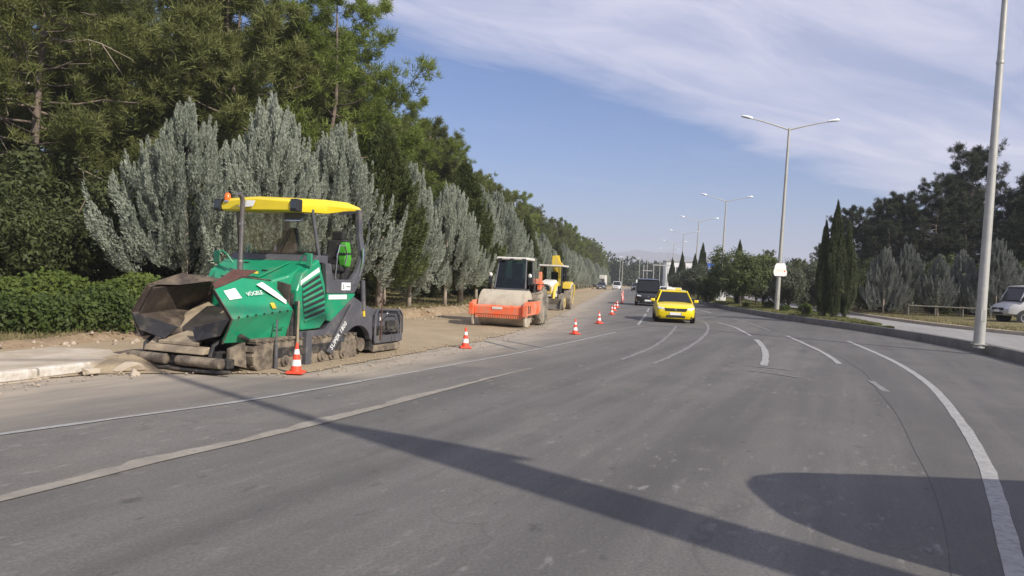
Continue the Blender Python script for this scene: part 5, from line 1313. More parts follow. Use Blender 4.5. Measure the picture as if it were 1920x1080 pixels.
rl('hand_rail', MB().tube([(-0.85, 0.95, 1.0), (-0.85, 0.97, 2.0), (-1.2, 0.97, 2.1)], 0.02, 6), 'grey_paint')
rl('air_tank', MB().box((-0.72, 0.92, 1.02), (0.34, 0.16, 0.34)), 'muddy_track', bevel=0.03)

# ------------------------------------------------------------------ backhoe loader
BH = empty('backhoe_loader', (2.15, 43.0, 0.02), R(-90 - 14), 'yellow and white backhoe loader with its front bucket on the dirt', 'backhoe loader')
def bh(name, mb, mat, par=None, **k): return obj(name, mb, mat, par or BH, **k)
bk = bh('front_bucket', MB().loft([[(x, y_, z) for x, z in ((1.62, 0.05), (1.95, 0.05), (1.98, 0.07), (1.66, 0.12), (1.52, 0.34), (1.58, 0.64), (1.50, 0.66), (1.40, 0.36), (1.48, 0.12))] for y_ in (-1.0, 1.0)]), 'bucket_steel')
for s in (-1, 1):
    bh('bucket_side', MB().prism([(1.95, 0.05), (1.60, 0.66), (1.42, 0.40), (1.50, 0.06)], 'y', s * 1.0, s * 1.03), 'bucket_steel', bk)
    bh('loader_arm', MB().tube([(-0.1, s * 0.46, 1.50), (0.75, s * 0.48, 1.28), (1.2, s * 0.5, 0.92), (1.42, s * 0.5, 0.42)], [0.09, 0.11, 0.11, 0.08], 4), 'machine_yellow', bevel=0.012)
    bh('arm_cylinder', MB().tube([(0.3, s * 0.62, 0.8), (1.05, s * 0.62, 1.05)], 0.045, 8), 'chrome')
    wf = bh('front_wheel', MB().lathe([(0.26, -0.17), (0.38, -0.18), (0.44, -0.13), (0.455, 0), (0.44, 0.13), (0.38, 0.18), (0.26, 0.17)], (0.62, s * 0.86, 0.455), 'y', 28), 'dusty_tyre', smooth='a')
    bh('rim', MB().lathe([(0.27, -0.01), (0.25, 0.03), (0.14, -0.04), (0.0, -0.04)], (0.62, s * 1.02, 0.455), 'y', 22), 'machine_yellow', wf)
    wr = bh('rear_wheel', MB().lathe([(0.42, -0.22), (0.60, -0.24), (0.70, -0.18), (0.73, 0), (0.70, 0.18), (0.60, 0.24), (0.42, 0.22)], (-1.45, s * 0.90, 0.73), 'y', 32), 'dusty_tyre', smooth='a')
    bh('rim', MB().lathe([(0.43, -0.01), (0.41, 0.04), (0.22, -0.05), (0.0, -0.05)], (-1.45, s * 1.10, 0.73), 'y', 26), 'machine_yellow', wr)
    bh('rear_fender', MB().prism([(-0.75, 1.20), (-0.85, 1.50), (-1.5, 1.62), (-2.05, 1.48), (-2.1, 1.36), (-1.5, 1.50), (-0.95, 1.38)], 'y', s * 0.62, s * 1.10), 'machine_yellow', bevel=0.02)
    bh('fender_panel', MB().prism([(-0.80, 1.24), (-0.88, 1.44), (-1.5, 1.56), (-1.9, 1.46), (-1.5, 1.48), (-1.0, 1.36)], 'y', s * 1.102, s * 1.115), 'machine_white')
    bh('side_panel', MB().prism([(-2.15, 0.75), (-2.15, 1.46), (-2.3, 1.40), (-2.3, 0.75)], 'y', s * 0.6, s * 1.12), 'machine_yellow', bevel=0.02)
bn = bh('bonnet', MB().loft([[(1.22, y_, z_) for y_, z_ in ((-0.34, 0.75), (0.34, 0.75), (0.36, 1.34), (0.26, 1.46), (-0.26, 1.46), (-0.36, 1.34))],
                             [(0.95, y_, z_) for y_, z_ in ((-0.38, 0.70), (0.38, 0.70), (0.40, 1.46), (0.28, 1.58), (-0.28, 1.58), (-0.40, 1.46))],
                             [(-0.30, y_, z_) for y_, z_ in ((-0.42, 0.70), (0.42, 0.70), (0.44, 1.58), (0.32, 1.70), (-0.32, 1.70), (-0.44, 1.58))]]), 'machine_white', bevel=0.03, smooth='a')
bh('front_grille', MB().box((1.225, 0, 1.20), (0.02, 0.50, 0.32)), 'dark_plastic', bn)
bh('nose_guard', MB().prism([(-0.38, 1.30), (-0.30, 1.30), (-0.28, 1.04), (0.28, 1.04), (0.30, 1.30), (0.38, 1.30), (0.36, 0.90), (-0.36, 0.90)], 'x', 1.20, 1.26), 'machine_yellow', bn, bevel=0.015)
bh('tractor_frame', MB().box((-0.4, 0, 0.72), (3.0, 0.66, 0.34)), 'dark_steel', bevel=0.03)
bh('front_axle', MB().box((0.62, 0, 0.46), (0.16, 1.5, 0.16)), 'machine_yellow')
bh('rear_axle', MB().box((-1.45, 0, 0.72), (0.2, 1.5, 0.2)), 'dark_steel')
cbh = bh('cab', MB().box((-1.15, 0, 1.12), (1.5, 1.18, 0.4)), 'dark_plastic', bevel=0.03)
for x, xt in ((-0.42, -0.52), (-1.30, -1.30), (-1.95, -1.90)):
    for s in (-1, 1):
        bh('cab_post', MB().tube([(x, s * 0.60, 1.22), (xt, s * 0.62, 2.46)], 0.04, 8), 'dark_plastic', cbh)
bh('cab_roof', MB().box((-1.2, 0, 2.51), (1.65, 1.48, 0.10)), 'machine_white', cbh, bevel=0.035)
bh('windscreen', MB().plate([(-0.42, -0.57, 1.24), (-0.42, 0.57, 1.24), (-0.52, 0.58, 2.45), (-0.52, -0.58, 2.45)], 0.008), 'clear_glass', cbh)
for s in (-1, 1): bh('side_window', MB().plate([(-0.45, s * 0.61, 1.3), (-1.92, s * 0.61, 1.3), (-1.89, s * 0.62, 2.44), (-0.54, s * 0.62, 2.44)], 0.008), 'clear_glass', cbh)
bh('seat', MB().box((-1.25, 0, 1.5), (0.4, 0.44, 0.14)), 'black_rubber', cbh, bevel=0.04)
bh('backrest', MB().box((-1.46, 0, 1.84), (0.14, 0.42, 0.64)), 'black_rubber', cbh, bevel=0.05)
bh('steering_wheel', MB().lathe([(0.19, 0), (0.205, 0.015), (0.19, 0.03), (0.175, 0.015)], (-0.85, 0, 1.82), 'z', 18), 'dark_plastic', cbh)
bm2 = bh('boom', MB().loft([[(x - 0.13, y_, z) for y_ in (-0.34, -0.10)] + [(x + 0.13, y_, z) for y_ in (-0.10, -0.34)] for x, z in ((-2.45, 0.9), (-2.7, 1.6), (-2.75, 2.4), (-2.55, 3.12))]), 'machine_yellow', bevel=0.02)
bh('boom_cylinder', MB().tube([(-2.45, -0.22, 1.2), (-2.95, -0.22, 2.3)], 0.05, 8), 'chrome', bm2)
bh('dipper_arm', MB().loft([[(x, y_, z - .12) for y_ in (-0.24, 0.06)] + [(x, y_, z + .14) for y_ in (0.06, -0.24)] for x, z in ((-2.5, 3.05), (-2.9, 2.75), (-3.2, 1.8), (-3.1, 1.2))]), 'machine_yellow', bevel=0.02)
bh('boom_head', MB().prism([(-0.36, 2.50), (-0.34, 3.14), (-0.02, 3.15), (0.16, 2.80), (0.40, 2.56)], 'x', -2.35, -2.2), 'machine_yellow', bevel=0.02)
bh('slew_post', MB().box((-2.4, -0.1, 0.85), (0.3, 0.7, 0.7)), 'machine_yellow', bevel=0.03)
bh('mirror_arm', MB().tube([(-0.50, -0.64, 2.40), (-0.35, -0.80, 2.45), (-0.35, -0.82, 2.95)], 0.015, 6), 'chrome')

# ------------------------------------------------------------------ road vehicles
def vehicle(name, loc, heading, p, label, cat, group=None):
    """heading = direction the front points to; x forward, y left"""
    root = empty(name, loc, heading, label, cat, group)
    L_, Wd, H_ = p['L'], p['W'] / 2, p['H']; f = L_ / 2; bt, hd = p['belt'], p['hood']
    gz = p.get('clear', 0.17)
    def ring(x, z0, z1, w, cr_=0.02):
        h = [(0.80 * w, z0), (0.975 * w, z0 + 0.10), (w, z0 + (z1 - z0) * 0.55), (0.975 * w, z1 - 0.11), (0.90 * w, z1 - 0.025), (0.5 * w, z1 + cr_ * 0.7), (0, z1 + cr_)]
        return [(x, a, b_) for a, b_ in h] + [(x, -a, b_) for a, b_ in h[-2::-1]]
    hl = p['hoodlen']
    nz = p.get('nose', 0.62)
    secs = [ring(f, gz + 0.12, nz, 0.72 * Wd), ring(f - 0.07, gz + 0.03, nz + 0.07, 0.86 * Wd), ring(f - 0.28, gz, hd - 0.10, 0.955 * Wd), ring(f - 0.62, gz, hd - 0.03, Wd),
            ring(f - hl, gz, hd + 0.05, Wd), ring(f - hl - 0.3, gz, bt, Wd), ring(-f + p['tail'] * 0.8, gz, bt + 0.02, Wd), ring(-f + 0.25, gz + 0.02, bt, 0.96 * Wd), ring(-f, gz + 0.15, bt - 0.12, 0.86 * Wd)]
    bd = obj('body', MB().loft(secs), p['paint'], root, smooth='a', bevel=0.012)
    # cabin: dark glass shell, painted roof and pillars
    xf, xr = f - hl + p.get('cowl', 0.0), -f + p['tail']; tf, tr_ = xf - p['rake'], xr + p['rrake']
    wb, wt = 0.90 * Wd, p.get('tumble', 0.72) * Wd
    zt = H_ - 0.05
    gl = obj('side_glass', MB().loft([[(xf, -wb, bt - .03), (xf, wb, bt - .03), (xr, wb, bt - .02), (xr, -wb, bt - .02)], [(tf, -wt, zt), (tf, wt, zt), (tr_, wt, zt), (tr_, -wt, zt)]]), 'car_glass', root, bevel=0.02)
    obj('windscreen', MB().plate([(xf + 0.012, -wb * .93, bt), (xf + 0.012, wb * .93, bt), (tf + 0.014, wt * .94, zt - .02), (tf + 0.014, -wt * .94, zt - .02)], 0.004), 'car_glass', root)
    obj('roof', MB().loft([[(tf + 0.10, a, zt - 0.05 + b_) for a, b_ in ((-wt * .98, 0), (wt * .98, 0), (wt * .93, 0.045), (0, .06), (-wt * .93, 0.045))],
                           [(tf - 0.25, a, zt + b_) for a, b_ in ((-wt * 1.02, -0.02), (wt * 1.02, -0.02), (wt * .92, 0.045), (0, .06), (-wt * .92, 0.045))],
                           [(tr_ + 0.2, a, zt + b_) for a, b_ in ((-wt * 1.02, -0.02), (wt * 1.02, -0.02), (wt * .92, 0.04), (0, .055), (-wt * .92, 0.04))],
                           [(tr_ - 0.06, a, zt - 0.05 + b_) for a, b_ in ((-wt, -0.02), (wt, -0.02), (wt * .92, 0.03), (0, .04), (-wt * .92, 0.03))]]), p['paint'], root, smooth='a')
    for s in (-1, 1):
        obj('pillar', MB().tube([(xf + 0.02, s * wb * 1.0, bt - 0.03), (tf, s * wt * 1.0, zt)], 0.034, 6), p['paint'], root)
        xm = (tf + tr_) / 2 + 0.1
        obj('pillar', MB().tube([(xm, s * wb, bt), (xm - 0.05, s * (wt + 0.01), zt)], 0.03, 6), p.get('bpillar', 'dark_plastic'), root)
        obj('pillar', MB().tube([(xr, s * wb, bt), (tr_, s * wt, zt)], 0.05, 6), p['paint'], root)
        mi = obj('wing_mirror', MB().box((xf - 0.22, s * (Wd + 0.10), bt + p.get('mz', 0.06)), (0.11, 0.20, p.get('mh', 0.13))), p.get('mirror', p['paint']), root, bevel=0.035)
        lamp = obj('headlight', MB().loft([[(f - 0.10, s * 0.60 * Wd, nz - 0.03), (f - 0.12, s * 0.92 * Wd, nz + 0.01), (f - 0.12, s * 0.92 * Wd, nz + 0.11), (f - 0.07, s * 0.58 * Wd, nz + 0.06)],
                                    [(f + 0.015, s * 0.56 * Wd, nz - 0.035), (f - 0.06, s * 0.86 * Wd, nz + 0.0), (f - 0.09, s * 0.88 * Wd, nz + 0.09), (f - 0.0, s * 0.55 * Wd, nz + 0.045)]]), 'headlamp', root, bevel=0.012)
        for wx in (f - p['fo'], -f + p['ro']):
            r = p['wr']
            obj('wheel_arch', MB().lathe([(r + 0.05, -0.01), (r + 0.05, 0.012)], (wx, s * (Wd - 0.012) * 0.993, r + 0.01), 'y', 24), 'dark_plastic', root)
            wh = obj('wheel', MB().lathe([(r * .62, -0.10), (r * .93, -0.10), (r, -0.06), (r, 0.06), (r * .93, 0.10), (r * .62, 0.10)], (wx, s * (Wd - 0.085), r), 'y', 26), 'tyre', root, smooth='a')
            obj('rim', MB().lathe([(r * .64, -0.01), (r * .60, 0.02), (r * .3, 0.0), (0.0, 0.01)], (wx, s * (Wd - 0.0), r), 'y', 18), 'rim_alloy', wh)
        obj('tail_light', MB().box((-f + 0.04, s * 0.72 * Wd, bt - 0.2), (0.10, 0.22 * Wd, 0.16)), 'sign_red', root, bevel=0.02)
        if p.get('fog'): obj('fog_light', MB().lathe([(0.095, -0.02), (0.095, 0.0), (0.05, 0.008), (0.0, 0.008)], (f - 0.055, s * 0.72 * Wd, gz + 0.17), 'x', 14), 'dark_plastic', root)
        obj('door_handle', MB().box((0.1, s * (Wd + 0.005), bt - 0.14), (0.16, 0.02, 0.03)), p.get('bpillar', 'dark_plastic'), root)
    obj('grille', MB().loft([[(f - 0.06, -0.56 * Wd, nz - 0.10), (f - 0.06, 0.56 * Wd, nz - 0.10), (f - 0.06, 0.60 * Wd, nz + 0.05), (f - 0.06, -0.60 * Wd, nz + 0.05)],
                             [(f + 0.018, -0.50 * Wd, nz - 0.09), (f + 0.018, 0.50 * Wd, nz - 0.09), (f + 0.008, 0.56 * Wd, nz + 0.035), (f + 0.008, -0.56 * Wd, nz + 0.035)]]), 'dark_plastic', root)
    obj('emblem', MB().lathe([(0.055, 0), (0.05, 0.012), (0, 0.014)], (f + 0.016, 0, nz - 0.02), 'x', 14), 'chrome', root)
    obj('lower_intake', MB().box((f - 0.035, 0, gz + 0.13), (0.10, 0.95 * Wd, 0.11)), 'dark_plastic', root, bevel=0.02)
    pl = obj('licence_plate', MB().box((f + 0.028, 0, gz + 0.255), (0.014, 0.52, 0.115)), 'white_decal', root)
    obj('plate_band', MB().box((f + 0.036, -0.245 * -1, gz + 0.255), (0.004, 0.03, 0.115)), 'sign_blue', pl)
    return root
SED = dict(L=4.5, W=1.80, H=1.49, belt=0.93, hood=0.88, hoodlen=1.22, tail=0.62, rake=0.82, rrake=0.55, wr=0.31, fo=0.86, ro=1.0, nose=0.63, paint='taxi_yellow', fog=True, tumble=0.66, cowl=0.05)
VAN = dict(L=4.9, W=1.95, H=2.10, belt=1.12, hood=1.02, hoodlen=0.98, tail=0.12, rake=0.62, rrake=0.14, wr=0.34, fo=0.9, ro=1.0, nose=0.74, paint='car_black', fog=False, tumble=0.80, cowl=0.10, mz=0.16, mh=0.24)
SVAN = dict(L=4.3, W=1.80, H=1.86, belt=1.02, hood=0.95, hoodlen=0.95, tail=0.08, rake=0.55, rrake=0.10, wr=0.31, fo=0.85, ro=0.95, nose=0.70, paint='car_white', fog=False, tumble=0.82, cowl=0.08, mz=0.1, mh=0.2)
tx = vehicle('taxi', (7.78, 35.9, 0.0), R(-90 - 9), SED, 'yellow taxi sedan driving towards the camera ahead of the black van', 'taxi')
sg = obj('roof_sign', MB().loft([[(0.13, -0.36, 1.49), (0.13, 0.36, 1.49), (-0.07, 0.36, 1.49), (-0.07, -0.36, 1.49)], [(0.08, -0.34, 1.60), (0.08, 0.34, 1.60), (-0.02, 0.34, 1.60), (-0.02, -0.34, 1.60)]]), 'machine_white', tx, bevel=0.015)
obj('sign_panel', MB().box((0.118, 0.20, 1.545), (0.01, 0.25, 0.07)), 'taxi_yellow', sg)
obj('roof_edge_reflection', MB().plate([(f_x, y_, z_) for f_x, y_, z_ in ((0.335, -0.555, 1.375), (0.335, 0.555, 1.375), (0.275, 0.55, 1.42), (0.275, -0.55, 1.42))], 0.006), 'machine_white', tx)  # pale plate standing in for the reflection along the roof's front edge
vn = vehicle('black_van', (10.85, 59.6, 0.0), R(-90 - 9), VAN, 'black passenger van following the yellow taxi', 'van')
obj('dash_paper', MB().box((1.44, -0.55, 1.17), (0.08, 0.25, 0.05)), 'white_decal', vn)
obj('bumper_strip', MB().box((2.40, 0, 0.30), (0.06, 1.5, 0.05)), 'rim_alloy', vn)
vehicle('white_van', (23.3, 166, 0.0), R(-90 - 12), SVAN, 'small white van far down the road beyond the cones', 'van')
vehicle('parked_car', (18.9, 158, 0.02), R(-90 - 12), dict(SED, paint='car_grey', H=1.6), 'dark car with bright lamps left of the far white van', 'car')
vehicle('dark_car', (26.2, 158, 0.0), R(-90 - 12), dict(SED, paint='car_grey', H=1.75, belt=1.05, hood=1.0, nose=0.75, tail=0.2, rrake=0.3), 'dark grey car left of the black van, farther back', 'car')
vehicle('white_car', (16.9, 82, 0.0), R(-90 - 11), dict(SED, paint='car_white'), 'white car mostly hidden behind the yellow taxi', 'car')
# crew van parked at the right edge
cv = vehicle('crew_van', (28.5, 39.6, 0.44), R(180 - 4), dict(L=5.2, W=1.95, H=2.05, belt=1.26, hood=1.16, hoodlen=0.72, tail=0.12, rake=0.34, rrake=0.12, wr=0.36, fo=0.85, ro=1.1, nose=0.80, paint='van_white_shaded', fog=False, tumble=0.84, cowl=0.08, clear=0.42, mz=0.15, mh=0.24, bpillar='van_white_shaded'), 'white crew van parked on the verge at the right edge of the picture', 'van')
# grey lorry far down the road
lr = empty('lorry', (22.0, 186, 0), R(-90 - 12), 'pale box lorry parked under the trees at the far end of the dirt strip', 'lorry')
obj('cargo_box', MB().box((-1.5, 0, 2.1), (5, 2.4, 2.4)), 'machine_white', lr, bevel=0.03)
cbx = obj('cab', MB().box((2.0, 0, 1.45), (1.8, 2.2, 1.9)), 'car_grey', lr, bevel=0.1)
obj('windscreen', MB().box((2.91, 0, 1.85), (0.03, 1.9, 0.8)), 'car_glass', cbx)
for x in (1.9, -2.6):
    for s in (-1, 1): obj('wheel', MB().lathe([(0.3, -.13), (0.48, -.13), (0.48, .13), (0.3, .13)], (x, s * 1.05, 0.48), 'y', 20), 'tyre', lr)
obj('chassis', MB().box((-0.5, 0, 0.75), (6.6, 1.0, 0.3)), 'dark_steel', lr)
# box van standing outside the picture on the right: its shadow falls over the road
bx = empty('box_van', (7.22, 3.66, 0), R(180), 'white box van standing on the road just outside the right of the picture', 'van')
obj('cargo_body', MB().loft([[(x, y_, z) for y_, z in ((-1.20 + i, 0.55), (1.20 - i, 0.55), (1.22 - i, 1.6), (1.16 - i, 2.38 - j), (0.92 - i, 2.58 - j), (-0.92 + i, 2.58 - j), (-1.16 + i, 2.38 - j), (-1.22 + i, 1.6))] for x, i, j in ((2.50, 0.62, 0.06), (2.44, 0.42, 0.04), (2.28, 0.20, 0.02), (1.95, 0.05, 0.0), (1.2, 0.0, 0.0), (-2.5, 0.0, 0.0))]), 'car_white', bx, smooth='a')
obj('windscreen', MB().box((2.53, 0, 1.75), (0.02, 1.3, 0.7)), 'car_glass', bx)
for s in (-1, 1):
    obj('wing_mirror', MB().box((2.3, s * 1.22, 1.75), (0.10, 0.16, 0.28)), 'dark_plastic', bx, bevel=0.02)
    for x in (1.5, -1.5):
        wh = obj('wheel', MB().lathe([(0.2, -.11), (0.36, -.11), (0.36, .11), (0.2, .11)], (x, s * 0.95, 0.36), 'y', 24), 'tyre', bx)
        obj('rim', MB().lathe([(0.22, -.01), (0.2, .02), (0, 0.0)], (x, s * 1.06, 0.36), 'y', 16), 'rim_alloy', wh)
    obj('headlight', MB().box((2.5, s * 0.75, 0.85), (0.06, 0.28, 0.2)), 'headlamp', bx, bevel=0.02)
obj('underbody', MB().box((0, 0, 0.45), (4.6, 1.6, 0.3)), 'dark_steel', bx)

# ------------------------------------------------------------------ traffic cones
def make_cone(label):
    root = empty('traffic_cone', (0, 0, 0), 0, label, 'traffic cone', 'cones closing off the edge lane')
    obj('cone_base', MB().box((0, 0, 0.018), (0.27, 0.27, 0.036)), 'cone_orange', root, bevel=0.01)
    def seg(n, z0, z1, m, e=0.0):
        rr_ = lambda z: 0.092 - 0.075 * (z - 0.036) / 0.464
        obj(n, MB().lathe([(rr_(z0) + e, z0), (rr_(z1) + e, z1)], (0, 0, 0), 'z', 20), m, root, smooth='a')
    seg('cone_body', 0.036, 0.50, 'cone_orange')
    seg('white_band', 0.125, 0.225, 'cone_white', 0.003); seg('white_band', 0.315, 0.395, 'cone_white', 0.003)
    return root
CP = [(-3.49, 12.26, 'orange cone with white bands beside the track of the green paver, nearest of all'), (-1.06, 17.9, 'second nearest cone, on the dirt edge between paver and roller'), (2.09, 24.05, 'third nearest cone, on the road right of the roller'), (3.63, 30.67, 'fourth nearest cone, standing where the white lane line restarts'),
      (5.35, 39.63, 'fifth cone, first of the tight bunch left of the taxi'), (6.21, 44.87, 'sixth cone, just behind the first of the bunch'), (7.18, 50.63, 'seventh cone, in the middle of the receding bunch'), (9.0, 61, None), (9.9, 67, None), (11.0, 74, None), (12.2, 82, None), (13.4, 91, None), (15.0, 101, None), (16.6, 112, None), (18.3, 123, None)]
cone0 = make_cone(CP[0][2])
cone0.location = (CP[0][0], CP[0][1], 0.02)
for x, y, lb in CP[1:]:
    copy_tree(cone0, (x, y, 0.01), pr.random(), 1.0 + pr.uniform(-.03, .03), lb or 'small far cone in the receding line towards the white van')

# ------------------------------------------------------------------ street lamps
LEAN = R(1.2)
def make_lamp(label, h=12.0):
    root = empty('street_lamp', (0, 0, 0), 0, label, 'street lamp', 'twin armed street lamps on the median')
    pole = obj('pole', MB().lathe([(0.16, -0.1), (0.155, 0.9), (0.145, 1.2), (0.11, h * 0.55), (0.075, h)], (0, 0, 0), 'z', 12), 'pole_steel', root, smooth='a')
    obj('base_plate', MB().box((0, 0, 0.012), (0.36, 0.36, 0.024)), 'pole_steel', pole)
    obj('door_plate', MB().box((0, -0.152, 0.9), (0.12, 0.02, 0.35)), 'pole_steel', pole)
    obj('collar', MB().lathe([(0.11, -0.04), (0.115, 0), (0.11, 0.06)], (0, 0, h * 0.72), 'z', 12), 'pole_steel', pole)
    for s in (-1, 1):
        arm = obj('arm', MB().tube([(0, 0, h - 0.1), (s * 0.9, 0, h + 0.16), (s * 1.8, 0, h + 0.40), (s * 2.45, 0, h + 0.54)], [0.05, 0.045, 0.04, 0.035], 8), 'pole_steel', root, smooth='a')
        hd = obj('lamp_head', MB().loft([[(s * x, y_ * w_, h + z + dz) for y_, dz in ((-1, 0), (-.8, t_), (.8, t_), (1, 0), (.6, -.06), (-.6, -.06))] for x, z, w_, t_ in ((2.4, 0.55, 0.06, 0.06), (2.65, 0.59, 0.15, 0.10), (3.0, 0.65, 0.14, 0.09), (3.15, 0.68, 0.05, 0.03))]), 'lamp_glass', root, smooth='a')
    return root
lamps = [((14.42, 22.95, 0.31), 'nearest lamp pole, cut off by the top edge at the right'), ((17.52, 49.3, 0.34), 'lamp pole carrying the white sign'), ((23.95, 86, 0.34), 'third lamp, behind the round leafy trees'), ((28.05, 115, 0.34), 'fourth lamp from the camera above the columnar cypresses'),
         ((32.6, 145, 0.34), 'fifth lamp from the camera, small against the pale sky'), ((38.3, 180, 0.34), None), ((45.5, 220, 0.34), None)]
l0 = make_lamp(lamps[0][1])
for i, (p, lb) in enumerate(lamps):
    t = math.atan2(p[0], p[1])
    if i == 0: o = l0; o.location = p
    else: o = copy_tree(l0, p, None, 1.0 if i < 2 else 0.94, lb or 'faint far lamp at the end of the median row')
    o.rotation_euler = (0, LEAN, -t * 0.5 + R(4))
# lamp pole outside the picture with a tall banner; its shadow crosses the road
lb_ = copy_tree(l0, (6.35, 0.30, 0.0), R(40), 1.0, 'lamp pole with a tall banner just outside the right of the picture')
bn_ = empty('banner', (0, 0, 0), 0, 'tall narrow advertising banner fixed to the lamp pole outside the picture', 'banner')
ux, uy = 0.69, 0.72
ban = [(6.35 + ux * k, 0.30 + uy * k, z) for k, z in ((0.04, 8.35), (0.32, 7.7), (0.58, 7.0), (0.74, 6.4), (0.52, 6.46), (0.52, 2.2), (0.04, 2.2))]
obj('panel', MB().plate(ban, 0.02), 'sign_white', bn_)
obj('bracket', MB().tube([(6.35, 0.30, 2.3), (6.35 + ux * 0.5, 0.30 + uy * 0.5, 2.3)], 0.02, 6), 'pole_steel', bn_)
# white sign on the second pole
sn = empty('pole_sign', (0, 0, 0), 0, 'white notched sign board fixed low on the second lamp pole', 'sign')
cx, cy, cz = 17.52 + 0.06, 49.12, 3.03
shp = [(-0.36, -0.43), (0.30, -0.43), (0.42, -0.36), (0.43, -0.12), (0.37, 0.0), (0.36, 0.22), (0.26, 0.42), (0.07, 0.43), (0.0, 0.36), (-0.08, 0.42), (-0.28, 0.40), (-0.38, 0.22), (-0.40, 0.02), (-0.45, -0.08), (-0.43, -0.30)]
obj('board', MB().prism([(cx + a, cz + b_) for a, b_ in shp], 'y', cy - 0.03, cy), 'sign_white', sn)
obj('print_dot', MB().lathe([(0.055, 0), (0.055, 0.004)], (cx + 0.27, cy - 0.036, cz - 0.10), 'y', 12), 'orange_lens', sn)
obj('print_line', MB().box((cx - 0.05, cy - 0.033, cz - 0.08), (0.42, 0.006, 0.025)), 'yellow_decal', sn)
for z in (-0.2, 0.2): obj('strap', MB().lathe([(0.155, -0.02), (0.155, 0.02)], (17.56, 49.3, cz + z), 'z', 12), 'pole_steel', sn)
# thin single poles far along the road
for x, y, h, lb in ((24.6, 172, 6.6, 'thin pale pole above the far white van'), (27.9, 165, 7.2, 'thin pale pole above the twin white boards'), (20.5, 140, 6.5, 'thin pole rising from the silver cypresses before the far wood')):
    t = empty('lamp_pole', (x, y, 0), 0, lb, 'pole', 'thin single poles far along the road')
    obj('pole', MB().tube([(0, 0, 0), (0.05, 0, h)], [0.09, 0.05], 8), 'pole_steel', t)
    obj('lamp_head', MB().box((-0.35, 0, h), (0.8, 0.16, 0.09)), 'lamp_glass', t)
tb = empty('twin_board', (27.6, 163, 0), 0, 'pair of small white boards on a pole left of the black van roof', 'sign')
for s in (-1, 1): obj('board', MB().box((s * 0.33, 0, 1.95), (0.52, 0.05, 0.95)), 'sign_white', tb)
obj('post', MB().tube([(0, 0.06, 0), (0, 0.06, 2.4)], 0.04, 6), 'pole_steel', tb)

# ------------------------------------------------------------------ far buildings and boards
wbd = empty('white_building', (57.9, 240, 0.3), R(-4), 'long white flat roofed building with a blue sign above the median trees', 'building')
obj('wall', MB().box((0, 4, 4.4), (17.0, 8, 8.8)), 'wall_white', wbd)
obj('roof', MB().box((0, 4, 8.95), (17.6, 8.6, 0.3)), 'frame_white', wbd)
for i, x in enumerate((-6.6, -4.9, 0.2, 1.9, 3.2)): obj('window', MB().box((x, -0.02, 6.2), (0.9, 0.1, 1.6)), 'window_dark', wbd)
bs = obj('blue_sign', MB().box((5.0, -0.1, 7.0), (3.2, 0.2, 3.6)), 'sign_blue', wbd)
obj('sign_mark', MB().box((5.4, -0.22, 7.2), (1.1, 0.06, 0.9)), 'wall_white', bs)
obj('blue_cross', MB().prism([(-1.6, 6.7), (0.0, 6.7), (0.0, 8.0), (0.5, 8.0), (0.5, 6.7), (1.5, 6.7), (1.5, 6.2), (0.5, 6.2), (0.5, 5.2), (0.0, 5.2), (0.0, 6.2), (-1.6, 6.2)], 'y', -0.12, -0.06), 'sign_blue', wbd)
gt = empty('gantry', (45.8, 235, 0.3), R(-4), 'pale steel gantry frame standing left of the white building', 'gantry')
for x in (-4.6, -1.5, 2.2, 4.6):
    obj('post', MB().box((x, 0, 3.6), (0.22, 0.22, 7.2)), 'frame_white', gt)
for x in (-3.5, 0.4): obj('mast', MB().box((x, 0, 4.6), (0.16, 0.16, 9.2)), 'frame_white', gt)
obj('beam', MB().box((1.5, 0, 7.3), (6.6, 0.3, 0.34)), 'frame_white', gt)
obj('beam', MB().box((-3.4, 0, 5.4), (3.0, 0.3, 0.28)), 'frame_white', gt)
bb = empty('billboard', (26.9, 79, 0.3), R(-16), 'white poster board with a red picture behind the median trees', 'billboard')
obj('board', MB().box((0, 0, 1.25), (1.9, 0.08, 2.3)), 'sign_white', bb)
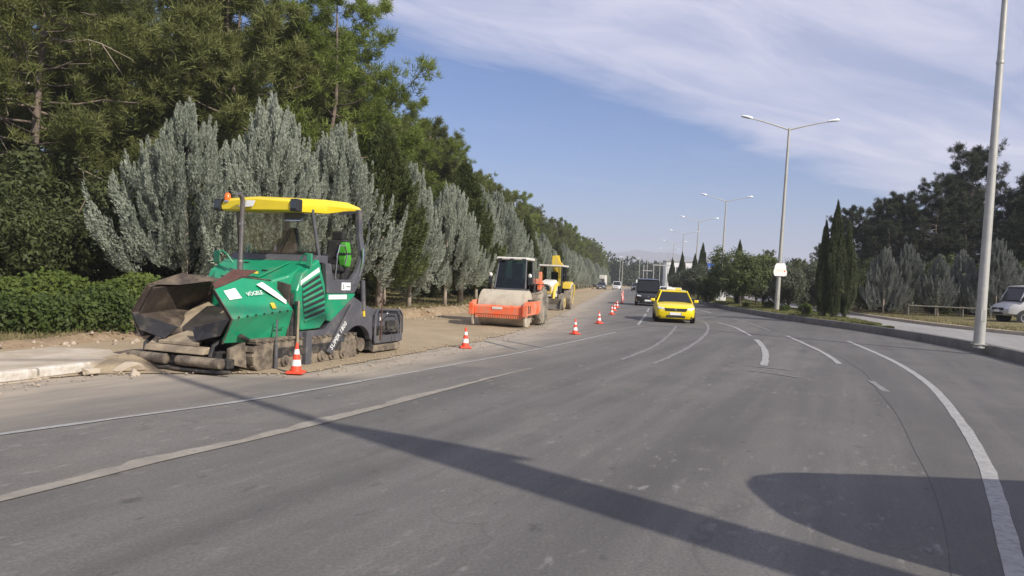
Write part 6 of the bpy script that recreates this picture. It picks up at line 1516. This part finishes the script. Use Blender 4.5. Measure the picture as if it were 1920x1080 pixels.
obj('red_print', MB().prism([(-0.55, 0.75), (0.75, 0.55), (0.55, 1.15), (-0.2, 1.45)], 'y', -0.06, -0.045), 'sign_red', bb)
obj('grey_print', MB().box((0.35, -0.05, 1.9), (0.8, 0.015, 0.5)), 'car_grey', bb)
for s in (-1, 1): obj('leg', MB().box((s * 0.8, 0.1, 0.3), (0.08, 0.08, 0.8)), 'pole_steel', bb)
wl_ = empty('white_cabinet', (20.3, 72.5, 0.3), R(-14), 'low white cabinet beside the trunk of the round leafy tree', 'cabinet')
obj('body', MB().prism([(-0.45, 0), (0.45, 0), (0.45, 1.05), (0.25, 1.05), (0.05, 0.45), (-0.45, 0.40)], 'y', -0.4, 0.4), 'sign_white', wl_, bevel=0.02)
obj('plinth', MB().box((0, 0, 0.0), (1.0, 0.9, 0.1)), 'kerb_grey', wl_)
rlw = empty('wooden_rail', (0, 0, 0), 0, 'pale wooden rail on short posts under the silver cypresses at the right', 'fence')
P0 = Vector((23.6, 44.4, 0.45)); P1 = Vector((32.5, 43.0, 0.45))
for i in range(7):
    q = P0.lerp(P1, i / 6)
    obj('post', MB().tube([q - Vector((0, 0, .1)), q + Vector((0, 0, 0.75))], 0.045, 6), 'rail_wood', rlw)
for i in range(6):
    a, b_ = P0.lerp(P1, i / 6), P0.lerp(P1, (i + 1) / 6)
    obj('rail', MB().tube([a + Vector((0, -.05, 0.66)), b_ + Vector((0, -.05, 0.66))], 0.04, 6), 'rail_wood', rlw)

# ------------------------------------------------------------------ haze in the air
hm = bpy.data.materials.new('haze_air'); hm.use_nodes = True
hn = hm.node_tree; hn.nodes.remove(hn.nodes['Principled BSDF'])
pvn = hn.nodes.new('ShaderNodeVolumePrincipled')
pvn.inputs['Color'].default_value = (0.86, 0.88, 0.96, 1)
pvn.inputs['Density'].default_value = 0.00042
hn.links.new(pvn.outputs[0], hn.nodes['Material Output'].inputs['Volume'])
MATS['haze_air'] = hm
hz_ = obj('haze', MB().box((400, 2000, 97), (7900, 4700, 208)), 'haze_air')
hz_['kind'] = 'stuff'
